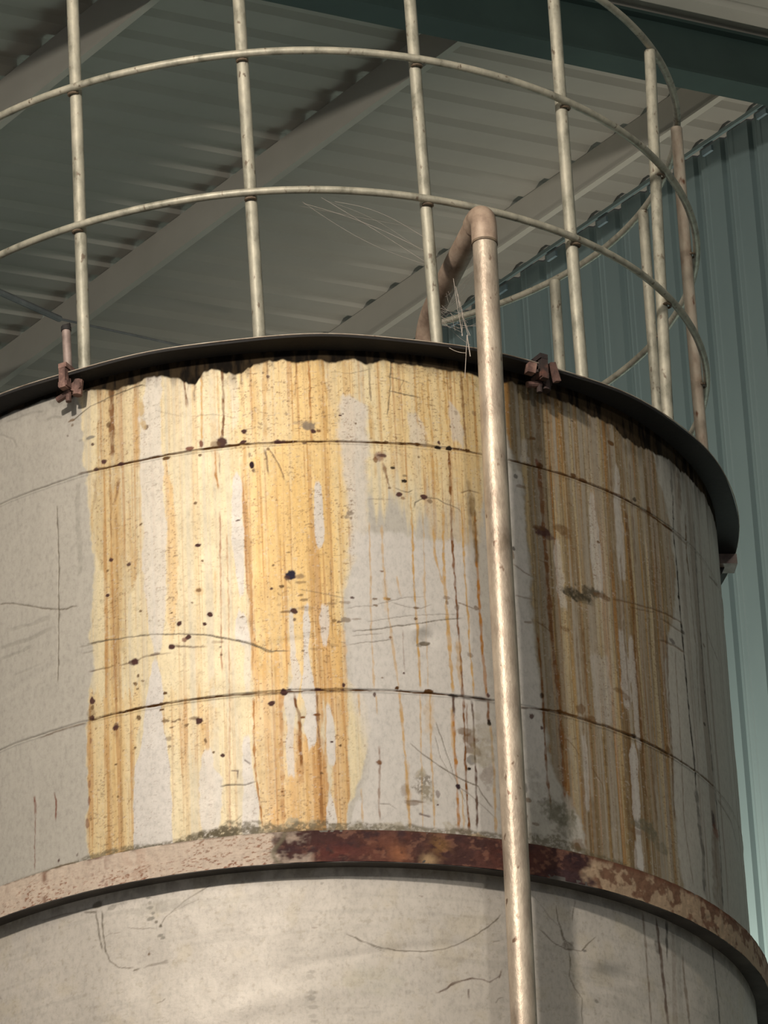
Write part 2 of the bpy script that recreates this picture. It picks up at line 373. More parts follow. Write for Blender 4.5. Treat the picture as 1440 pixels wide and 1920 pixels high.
STREAKS = [[[[-0.4035,5.2047],[-0.4035,4.9775]],0.0093,"rust",0.75],
 [[[-0.3986,5.1873],[-0.3986,5.0134]],0.004,"rust",0.7],
 [[[-0.4091,4.963],[-0.4091,4.7794]],0.0053,"rust",0.4],
 [[[-0.3892,4.9185],[-0.3924,4.8864],[-0.4005,4.8622]],0.0053,"rust",0.6],
 [[[-0.4502,4.9407],[-0.4455,4.8999],[-0.4528,4.8559]],0.0055,"rust",0.35],
 [[[-0.3447,5.1205],[-0.3447,4.9478]],0.0078,"ochre",0.45],
 [[[-0.3958,4.8414],[-0.3958,4.0467]],0.004,"rust",0.28],
 [[[-0.4041,4.6618],[-0.4041,4.3571]],0.008,"rust",0.3],
 [[[-0.2354,5.1898],[-0.2318,5.1382],[-0.2251,5.0637]],0.005,"rust",0.75],
 [[[-0.2227,5.1635],[-0.2227,5.0966]],0.0025,"rust",0.4],
 [[[-0.1955,5.1928],[-0.1925,5.1186],[-0.1962,4.9731]],0.0038,"ochre",0.8],
 [[[-0.2095,5.1614],[-0.2095,5.0679]],0.0025,"rust",0.35],
 [[[-0.1468,5.182],[-0.1446,5.0855],[-0.1468,5.0061],[-0.1524,4.9698]],0.0056,"rust",0.8],
 [[[-0.1562,5.1403],[-0.1562,4.9703]],0.0037,"ochre",0.5],
 [[[-0.1671,4.9493],[-0.1663,4.8901],[-0.1615,4.8529]],0.0044,"amber",0.9],
 [[[-0.1579,4.9415],[-0.1579,4.8891]],0.0025,"rust",0.5],
 [[[-0.0491,5.1765],[-0.0545,5.0767],[-0.0557,4.9603]],0.0086,"ochre",0.55],
 [[[-0.0465,5.1831],[-0.0465,5.1028]],0.0025,"rust",0.5],
 [[[-0.1091,5.175],[-0.1032,5.1342],[-0.1043,5.0544]],0.0025,"rust",0.3],
 [[[-0.0739,5.1316],[-0.0739,4.9986]],0.0111,"ochre",0.25],
 [[[0.0183,5.1637],[0.0114,5.0598]],0.0025,"rust",0.5],
 [[[0.008,5.0999],[0.008,5.0599]],0.0037,"ochre",0.7],
 [[[0.0442,5.1684],[0.0444,5.0722],[0.0437,4.9531]],0.0037,"amber",0.75],
 [[[0.0746,5.1681],[0.0749,5.1119],[0.0805,5.0719],[0.0761,4.9528]],0.0043,"ochre",0.7],
 [[[0.0737,5.0453],[0.0737,4.9581]],0.0098,"ochre",0.5],
 [[[-0.1688,5.0221],[-0.1688,4.8708]],0.0124,"ochre",0.25],
 [[[-0.1019,4.9748],[-0.1026,4.8698],[-0.101,4.8046]],0.0062,"ochre",0.5],
 [[[0.1773,5.1415],[0.1773,5.0548]],0.0037,"dark",0.55],
 [[[0.1749,5.0546],[0.1749,4.9579]],0.005,"ochre",0.6],
 [[[0.1805,5.0483],[0.1805,4.8637]],0.0037,"ochre",0.35],
 [[[0.2258,5.1853],[0.2258,5.1155]],0.002,"dark",0.35],
 [[[0.2806,5.1639],[0.2789,5.0766],[0.2816,5.0037]],0.0051,"ochre",0.65],
 [[[0.2953,5.1119],[0.2957,5.0186],[0.2989,4.9593]],0.0038,"ochre",0.6],
 [[[0.3102,5.1406],[0.3082,5.0734],[0.3111,5.0072],[0.3137,4.9611]],0.0039,"ochre",0.65],
 [[[0.3341,5.1708],[0.3341,4.9704]],0.0039,"ochre",0.5],
 [[[0.3472,5.1593],[0.3487,5.0656],[0.3498,4.966]],0.0046,"ochre",0.6],
 [[[0.3881,5.1659],[0.3896,5.0989],[0.3898,5.0321],[0.3922,4.9594]],0.0046,"rust",0.65],
 [[[0.3081,4.9472],[0.3108,4.9014],[0.3149,4.8363]],0.0064,"ochre",0.6],
 [[[0.3201,4.9421],[0.3201,4.837]],0.0052,"ochre",0.5],
 [[[0.3491,4.9527],[0.3492,4.9065],[0.348,4.8341]],0.0046,"rust",0.85],
 [[[0.348,4.8341],[0.3453,4.736],[0.3469,4.6715],[0.3485,4.6074],[0.3484,4.5371],[0.3502,4.4548],[0.3509,4.3541]],0.0042,"rust",0.85],
 [[[0.2992,4.9395],[0.2992,4.8475]],0.0032,"ochre",0.4],
 [[[0.2566,4.83],[0.2565,4.752],[0.2547,4.6614],[0.2547,4.5845],[0.257,4.483],[0.2563,4.3671]],0.0036,"ochre",0.85],
 [[[0.1615,4.7587],[0.1601,4.6683],[0.1556,4.5023],[0.1566,4.3615]],0.0032,"ochre",0.5],
 [[[0.1881,4.7535],[0.1887,4.6568],[0.1924,4.5802],[0.1996,4.479],[0.2096,4.3639]],0.0037,"ochre",0.5],
 [[[0.1905,4.6184],[0.1905,4.5419]],0.0075,"ochre",0.3],
 [[[0.2825,4.7935],[0.2786,4.6123],[0.274,4.3686]],0.0023,"ochre",0.45],
 [[[0.2169,4.6328],[0.224,4.5821]],0.0031,"ochre",0.5],
 [[[0.2241,4.5058],[0.2241,4.4024]],0.0016,"rust",0.35],
 [[[0.304,4.7633],[0.3041,4.6921],[0.314,4.6481],[0.3233,4.6171]],0.0039,"ochre",0.7],
 [[[0.3277,4.7987],[0.3242,4.6815],[0.3245,4.5916],[0.3265,4.4899],[0.3281,4.4269],[0.3285,4.364]],0.0058,"ochre",0.8],
 [[[0.3461,4.4923],[0.3461,4.3786]],0.0104,"ochre",0.45],
 [[[0.3733,4.8181],[0.3713,4.6878],[0.373,4.5596],[0.3731,4.4705],[0.3758,4.4076],[0.3768,4.3575]],0.0034,"ochre",0.8],
 [[[0.403,4.8098],[0.4021,4.6796],[0.4019,4.5638],[0.4024,4.462],[0.4067,4.3617]],0.0053,"amber",0.85],
 [[[0.3988,4.8484],[0.4021,4.6796]],0.0107,"brown2",0.6],
 [[[0.3921,4.8867],[0.3899,4.7555]],0.008,"brown2",0.4],
 [[[0.3282,4.3577],[0.3278,4.3264],[0.3256,4.3074]],0.0052,"dark",0.8],
 [[[0.3271,4.3138],[0.3256,4.239],[0.3271,4.1527],[0.3252,4.0485]],0.0052,"amber",0.85],
 [[[0.3229,4.3259],[0.3229,4.214]],0.0052,"ochre",0.6],
 [[[0.3522,4.3543],[0.3499,4.2666],[0.3469,4.1426],[0.3489,4.0449]],0.0042,"rust",0.9],
 [[[0.3588,4.3426],[0.3547,4.2423]],0.0026,"rust",0.6],
 [[[0.3703,4.3503],[0.3719,4.313],[0.3718,4.2444],[0.37,4.1453],[0.3661,4.0529]],0.0039,"dark",0.8],
 [[[0.3373,4.1415],[0.3373,4.046]],0.0033,"ochre",0.7],
 [[[0.4076,4.3556],[0.4081,4.2993]],0.0053,"rust",0.8],
 [[[0.4119,4.2998],[0.4129,4.1881],[0.4096,4.0463]],0.0047,"ochre",0.6],
 [[[0.2103,4.3539],[0.2127,4.2793],[0.2163,4.2053],[0.2187,4.1072],[0.219,4.039]],0.005,"ochre",0.75],
 [[[0.2192,4.1931],[0.2192,4.095]],0.0101,"ochre",0.35],
 [[[0.2558,4.357],[0.2505,4.1952],[0.2466,4.0407]],0.003,"ochre",0.6],
 [[[0.277,4.3588],[0.2733,4.234],[0.2732,4.1354],[0.2733,4.0426]],0.0036,"ochre",0.65],
 [[[0.2741,4.3461],[0.2741,4.2589]],0.0178,"ochre",0.25],
 [[[0.122,4.3507],[0.122,4.2947]],0.0031,"ochre",0.6],
 [[[0.1594,4.3454],[0.1594,4.3018]],0.0025,"ochre",0.5],
 [[[0.1601,4.2275],[0.1606,4.1844],[0.1561,4.1046],[0.1551,4.0559]],0.0037,"rust",0.55],
 [[[0.1199,4.1283],[0.1189,4.0491]],0.0037,"ochre",0.5],
 [[[0.2762,4.6377],[0.2762,4.5609]],0.0038,"ochre",0.3],
 [[[-0.1606,4.7982],[-0.1637,4.5927],[-0.1662,4.416]],0.0025,"plum",0.65],
 [[[-0.1468,4.7447],[-0.1472,4.6035],[-0.1498,4.4266],[-0.1581,4.045]],0.0027,"plum",0.5],
 [[[-0.1748,4.658],[-0.1752,4.556]],0.0037,"ochre",0.4],
 [[[-0.0135,4.353],[-0.01,4.3217],[-0.0041,4.2966],[-0.006,4.241],[-0.0036,4.1793]],0.0049,"rust",0.9],
 [[[-0.0066,4.2905],[-0.0066,4.1427]],0.011,"amber",0.5],
 [[[0.0064,4.1789],[0.0064,4.0569]],0.0049,"ochre",0.6],
 [[[0.0338,4.3512],[0.0339,4.289],[0.035,4.2272],[0.0348,4.129],[0.034,4.0438]],0.0043,"rust",0.7],
 [[[0.037,4.2518],[0.037,4.0437]],0.0098,"amber",0.35],
 [[[0.0514,4.3383],[0.0475,4.2022]],0.0025,"ochre",0.6],
 [[[-0.0416,4.3545],[-0.0445,4.2307],[-0.0454,4.1326],[-0.0461,4.0414]],0.0074,"amber",0.55],
 [[[-0.1007,4.3465],[-0.1017,4.2351],[-0.1021,4.1859],[-0.0987,4.1488],[-0.092,4.075],[-0.0893,4.0505]],0.0037,"amber",0.8],
 [[[-0.0528,4.4303],[-0.0528,4.0478]],0.0061,"ochre",0.4],
 [[[0.0361,4.7705],[0.0355,4.6545],[0.0364,4.5525]],0.0049,"ochre",0.7],
 [[[0.0279,4.7319],[0.0273,4.6164],[0.0299,4.5273],[0.0311,4.4012]],0.0061,"ochre",0.5],
 [[[0.0748,4.6668],[0.0738,4.5773],[0.0723,4.4759]],0.0027,"rust",0.5],
 [[[-0.0121,4.6307],[-0.0101,4.5541]],0.0031,"ochre",0.5],
 [[[-0.0587,4.788],[-0.0571,4.5442]],0.0037,"ochre",0.35],
 [[[-0.0102,4.8632],[-0.0102,4.6562]],0.0049,"ochre",0.3],
 [[[-0.2107,4.3032],[-0.2075,4.247]],0.0075,"ochre",0.6],
 [[[0.1982,4.9067],[0.205,4.8717],[0.2109,4.8459]],0.0044,"rust",0.65],
 [[[0.0334,4.9586],[0.0334,4.7835]],0.0037,"ochre",0.5],
 [[[0.0757,4.9396],[0.0757,4.7312]],0.0062,"ochre",0.4],
 [[[0.0964,4.783],[0.0964,4.5012]],0.0037,"ochre",0.45],
 [[[-0.4879,4.9379],[-0.4903,4.8662],[-0.4855,4.7343],[-0.4872,4.7114]],0.0097,"shade",0.5],
 [[[-0.4925,4.7129],[-0.4857,4.7188],[-0.4828,4.7335]],0.0056,"shade",0.7],
 [[[-0.6137,4.2182],[-0.611,4.1988],[-0.6112,4.1765]],0.0068,"redbr",0.8],
 [[[-0.6112,4.1765],[-0.6134,4.1129],[-0.6127,4.0439]],0.0019,"redbr",0.7],
 [[[-0.5597,4.214],[-0.5558,4.1956],[-0.5561,4.1709],[-0.5578,4.1467]],0.0032,"redbr",0.8],
 [[[0.5738,4.9698],[0.5755,4.872],[0.5757,4.793],[0.5769,4.6887],[0.5791,4.5598],[0.5821,4.4836],[0.5879,4.4085],[0.5872,4.2821],[0.5865,4.1571]],0.0088,"rust",0.75],
 [[[0.5818,5.1684],[0.5743,4.978]],0.0132,"brown2",0.5],
 [[[0.5415,4.5386],[0.5446,4.4625],[0.5439,4.3736],[0.5425,4.2727],[0.5437,4.1732],[0.5485,4.1246]],0.0049,"rust",0.8],
 [[[0.5977,4.3096],[0.5977,4.1595]],0.003,"rust",0.5],
 [[[0.7271,5.2126],[0.7243,5.1026],[0.7193,4.9661]],0.0033,"dark",0.35],
 [[[0.8334,4.9242],[0.8346,4.7911],[0.8302,4.6053],[0.829,4.488],[0.8288,4.3466],[0.8299,4.2201]],0.0073,"umber",0.7],
 [[[0.8034,4.807],[0.7968,4.5944],[0.7978,4.4266]],0.0053,"umber",0.5],
 [[[0.647,4.5767],[0.6468,4.3845]],0.0046,"umber",0.45],
 [[[0.6686,4.5824],[0.6631,4.4013]],0.0047,"umber",0.5],
 [[[0.9574,4.6635],[0.947,4.5154],[0.9398,4.3575],[0.9327,4.202]],0.0064,"umber",0.6],
 [[[1.0401,5.0469],[1.0276,4.946],[1.0306,4.8122],[1.0298,4.7049],[1.0327,4.6396],[1.0335,4.4953],[1.0381,4.3929],[1.0388,4.3157]],0.0058,"black",0.8],
 [[[1.0433,5.1723],[1.0345,5.0444]],0.0098,"black",0.45],
 [[[1.0388,4.3157],[1.0417,4.2525],[1.0485,4.1656],[1.0421,4.0622]],0.0121,"black",0.55],
 [[[1.0995,5.0318],[1.0911,4.9323],[1.0943,4.8658]],0.0068,"umber",0.7],
 [[[1.1499,5.027],[1.1435,4.8601],[1.1329,4.6405],[1.1411,4.4852],[1.148,4.3572]],0.0054,"black",0.65],
 [[[1.148,4.3572],[1.1536,4.2558],[1.1415,4.0723]],0.0066,"black",0.6],
 [[[1.093,4.8924],[1.1006,4.6671],[1.0867,4.4897]],0.0053,"umber",0.4],
 [[[0.9904,4.6364],[0.9806,4.3977],[0.9737,4.2158],[0.9897,4.0695]],0.0036,"umber",0.5],
 [[[1.1267,4.2842],[1.1145,4.1897],[1.1016,4.0578]],0.0257,"umber",0.45],
 [[[1.0803,5.1612],[1.0742,5.0206]],0.013,"umber",0.5],
 [[[0.9435,4.6583],[0.9335,4.5105],[0.9343,4.3813]],0.0038,"rust",0.5],
 [[[0.9369,4.9362],[0.932,4.7733],[0.9328,4.6412]],0.0052,"umber",0.45],
 [[[0.6475,5.1328],[0.6391,4.9421]],0.0062,"umber",0.3],
 [[[0.6825,5.1028],[0.6799,4.954]],0.0047,"umber",0.35],
 [[[0.7914,5.1257],[0.7891,4.9893],[0.7868,4.8546]],0.007,"umber",0.35],
 [[[0.8599,5.0692],[0.857,4.9328],[0.8541,4.798]],0.0056,"umber",0.45],
 [[[0.9204,5.0654],[0.9168,4.9283]],0.0101,"brown2",0.4],
 [[[0.8594,4.3563],[0.8624,4.1796]],0.0056,"umber",0.5],
 [[[0.8213,4.3443],[0.8201,4.0917]],0.0054,"umber",0.45],
 [[[0.7037,4.3358],[0.7063,4.1854],[0.7057,4.0362]],0.0097,"brown2",0.4],
 [[[0.7616,4.2632],[0.7579,4.0496]],0.0119,"brown2",0.5],
 [[[0.6597,4.1737],[0.6664,4.0021]],0.0124,"brown2",0.4],
 [[[0.6347,4.2303],[0.6356,4.0566]],0.0076,"rust",0.35],
 [[[-0.4889,4.9594],[-0.4301,4.9565],[-0.3656,4.9551],[-0.2908,4.9563],[-0.2301,4.9573],[-0.1528,4.958],[-0.0303,4.9573],[0.1204,4.9552],[0.2266,4.9581],[0.3359,4.9601],[0.4307,4.9582]],0.0036,"seamdk",0.9],
 [[[0.4967,4.9569],[0.5756,4.9557],[0.6849,4.9568],[0.8112,4.9593],[0.9279,4.9502],[1.0305,4.9486]],0.0042,"seamdk",0.8],
 [[[1.0305,4.9486],[1.1021,4.944]],0.0048,"umber",0.5],
 [[[-0.5963,4.3532],[-0.4726,4.3571]],0.003,"umber",0.5],
 [[[-0.4726,4.3571],[-0.34,4.3611],[-0.1861,4.3597],[-0.0381,4.3574],[0.0973,4.3573],[0.2232,4.3585],[0.3174,4.359],[0.4216,4.3589]],0.0039,"seamdk",0.9],
 [[[0.3234,4.3584],[0.4215,4.3577]],0.0065,"black",0.6],
 [[[0.4814,4.3539],[0.5876,4.3654],[0.6904,4.3627],[0.8055,4.3637],[0.9299,4.3631]],0.0044,"seamdk",0.85],
 [[[0.9299,4.3631],[1.033,4.3599],[1.1492,4.3629]],0.0041,"umber",0.6]]
SCRATCHES = [[[[-0.7078,4.7098],[-0.6679,4.6985],[-0.5855,4.6599],[-0.543,4.6432],[-0.5223,4.6385],[-0.5085,4.6411],[-0.4923,4.6379]],0.0029,"scr",0.7],
 [[[-0.544,4.8952],[-0.5415,4.7633],[-0.543,4.6432],[-0.544,4.5703],[-0.5481,4.4681]],0.0029,"scr",0.75],
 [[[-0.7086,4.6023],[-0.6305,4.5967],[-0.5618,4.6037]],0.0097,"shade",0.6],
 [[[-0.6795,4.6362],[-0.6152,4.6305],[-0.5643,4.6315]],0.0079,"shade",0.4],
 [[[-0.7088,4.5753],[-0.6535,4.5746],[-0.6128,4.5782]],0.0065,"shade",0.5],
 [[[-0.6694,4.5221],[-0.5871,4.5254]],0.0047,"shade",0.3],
 [[[-0.5007,5.0947],[-0.4813,5.1051],[-0.454,5.1187],[-0.4009,5.1314],[-0.3557,5.1391],[-0.3341,5.1422],[-0.3179,5.1387]],0.0025,"scr",0.85],
 [[[-0.2864,5.1563],[-0.2372,5.166]],0.0018,"scr",0.6],
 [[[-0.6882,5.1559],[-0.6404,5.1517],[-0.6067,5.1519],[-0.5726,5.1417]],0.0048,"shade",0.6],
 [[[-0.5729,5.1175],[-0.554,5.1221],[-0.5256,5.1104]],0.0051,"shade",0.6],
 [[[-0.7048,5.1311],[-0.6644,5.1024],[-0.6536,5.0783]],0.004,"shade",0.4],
 [[[-0.4698,4.541],[-0.4051,4.5353],[-0.3612,4.5319],[-0.3182,4.5283],[-0.2643,4.5197],[-0.2289,4.514],[-0.1824,4.5024],[-0.1252,4.4843],[-0.0801,4.4651],[-0.0576,4.4558],[-0.0181,4.4521]],0.0028,"scr",0.85],
 [[[-0.1025,4.4783],[-0.069,4.4566],[-0.0498,4.4515]],0.0025,"scr",0.6],
 [[[-0.1824,4.5024],[-0.1366,4.4881],[-0.0969,4.4741]],0.0025,"scr",0.6],
 [[[-0.4669,4.4729],[-0.4253,4.4728],[-0.4049,4.4731]],0.0033,"seamdk",0.7],
 [[[-0.3936,4.4705],[-0.3562,4.4725],[-0.3314,4.4802],[-0.3011,4.4782],[-0.2748,4.476]],0.0029,"seamdk",0.6],
 [[[-0.2709,4.4917],[-0.2472,4.4878],[-0.2238,4.4829],[-0.197,4.4791]],0.0033,"seamdk",0.7],
 [[[-0.1828,4.4886],[-0.1597,4.4857]],0.005,"umber",0.5],
 [[[-0.4897,4.5386],[-0.4475,4.5366]],0.0028,"scr",0.5],
 [[[-0.4833,4.5216],[-0.4504,4.5195]],0.0021,"scr",0.4],
 [[[0.1164,4.4963],[0.1602,4.5025],[0.2661,4.5243],[0.3612,4.5464]],0.0021,"scr",0.8],
 [[[0.1072,4.4659],[0.202,4.4804]],0.0016,"scr",0.7],
 [[[0.1136,4.4849],[0.1829,4.4946]],0.0014,"scr",0.6],
 [[[0.1494,4.5211],[0.2551,4.5425],[0.3518,4.5541]],0.0015,"scr",0.5],
 [[[0.1048,4.5507],[0.1626,4.5597],[0.2334,4.5828],[0.2811,4.5895]],0.0015,"scr",0.5],
 [[[0.2035,4.5681],[0.2324,4.5611],[0.2678,4.5601],[0.2921,4.5714]],0.0016,"scr",0.5],
 [[[0.3533,4.5824],[0.3936,4.5715]],0.0021,"umber",0.7],
 [[[-0.0575,4.9407],[-0.0547,4.9182],[-0.0532,4.8919],[-0.0503,4.8746]],0.0032,"plumdk",0.7],
 [[[-0.0493,4.9427],[-0.0395,4.9237],[-0.0297,4.9034],[-0.0212,4.8794],[-0.016,4.8621]],0.0025,"plumdk",0.6],
 [[[0.2275,5.1693],[0.224,5.118],[0.2211,5.0777],[0.2139,5.0226]],0.0023,"scr",0.8],
 [[[0.2183,5.1243],[0.2457,5.1173],[0.2695,5.1089]],0.002,"scr",0.8],
 [[[0.2179,5.0881],[0.2561,5.0808],[0.2924,5.0781]],0.0023,"scr",0.85],
 [[[0.2554,5.1182],[0.2473,5.1],[0.2418,5.0848]],0.0015,"scr",0.6],
 [[[0.092,5.1294],[0.1388,5.1264],[0.1868,5.1421]],0.0015,"scr",0.6],
 [[[0.2217,4.848],[0.2356,4.8413],[0.251,4.8387],[0.2633,4.845]],0.002,"scr",0.8],
 [[[0.2649,4.8021],[0.2667,4.8153],[0.2779,4.8243],[0.2927,4.8298],[0.317,4.83],[0.3349,4.8206],[0.3532,4.8165],[0.3678,4.8095],[0.3735,4.7986]],0.0023,"scr",0.85],
 [[[0.3738,4.8523],[0.3906,4.8602],[0.4185,4.8583]],0.0026,"umber",0.7],
 [[[0.1616,4.8171],[0.2227,4.8181]],0.0017,"scr",0.5],
 [[[0.2282,4.2381],[0.2515,4.2175],[0.2968,4.1867],[0.3315,4.168],[0.355,4.1583],[0.3752,4.1521],[0.384,4.1348],[0.3953,4.1178],[0.4069,4.1059]],0.0025,"scr",0.85],
 [[[0.2879,4.2924],[0.3,4.2488],[0.3121,4.2067],[0.3221,4.1707],[0.3282,4.1504]],0.0018,"scr",0.7],
 [[[0.328,4.1479],[0.3535,4.131],[0.3884,4.1046],[0.4118,4.0833]],0.0018,"scr",0.6],
 [[[0.284,4.2597],[0.2933,4.211],[0.3191,4.158]],0.0014,"scr",0.5],
 [[[0.3325,4.141],[0.344,4.1116]],0.0016,"scr",0.6],
 [[[-0.1756,4.1506],[-0.1631,4.1516],[-0.1235,4.1486],[-0.0985,4.1561]],0.003,"scr",0.85],
 [[[-0.1508,4.1833],[-0.1384,4.1808],[-0.1389,4.1624]],0.0025,"plumdk",0.8],
 [[[-0.1219,4.2037],[-0.1108,4.1953]],0.0025,"plumdk",0.7],
 [[[-0.1484,4.0683],[-0.1311,4.0811]],0.0012,"scr",0.5],
 [[[0.158,4.0961],[0.1772,4.0955],[0.1938,4.0852]],0.0015,"scr",0.6],
 [[[0.2426,4.0769],[0.2654,4.0712]],0.0044,"plumdk",0.7],
 [[[0.2118,4.1069],[0.2577,4.1036]],0.0031,"umber",0.6],
 [[[0.0039,4.598],[0.0491,4.5878],[0.1057,4.5749]],0.0015,"scr",0.5],
 [[[-0.216,5.0423],[-0.1683,5.0393],[-0.1215,5.0257]],0.0013,"scr",0.5],
 [[[-0.3006,5.0709],[-0.234,5.0426]],0.0013,"scr",0.35],
 [[[0.5568,4.723],[0.5707,4.7211],[0.5841,4.71]],0.0026,"umber",0.7],
 [[[0.4899,4.6981],[0.5197,4.6822],[0.5398,4.6762]],0.0028,"umber",0.7],
 [[[0.4931,4.6224],[0.5361,4.621]],0.0028,"umber",0.5],
 [[[0.5437,4.5711],[0.5664,4.5595],[0.5869,4.5514]],0.0034,"umber",0.6],
 [[[0.5121,4.5644],[0.5324,4.5648]],0.0042,"umber",0.6],
 [[[0.7672,4.683],[0.8589,4.7004],[0.9643,4.7165],[1.0379,4.7241]],0.0038,"umber",0.7],
 [[[0.9397,4.6965],[0.9892,4.6955],[1.039,4.6979]],0.0042,"umber",0.6],
 [[[0.9239,4.6379],[0.9779,4.6475],[1.0395,4.6503]],0.0045,"umber",0.7],
 [[[0.8196,4.6804],[0.9191,4.7021]],0.0027,"umber",0.5],
 [[[0.5671,5.1848],[0.544,5.1585]],0.0029,"umber",0.2],
 [[[1.1846,4.7699],[1.2181,4.7442],[1.2743,4.7287]],0.0052,"scr",0.5],
 [[[1.1606,4.3362],[1.2584,4.3233],[1.3324,4.2754]],0.0062,"scr",0.5],
 [[[0.5975,4.307],[0.6244,4.2843],[0.6318,4.2672]],0.0027,"umber",0.7],
 [[[0.6659,4.2503],[0.6938,4.2197],[0.6979,4.1957]],0.0025,"umber",0.6],
 [[[0.5711,5.1384],[0.5838,5.1147]],0.0029,"umber",0.3],
 [[[0.549,5.0211],[0.5721,5.0282]],0.0035,"umber",0.7],
 [[[1.2467,4.9342],[1.3369,4.9492]],0.0056,"scr",0.6]]
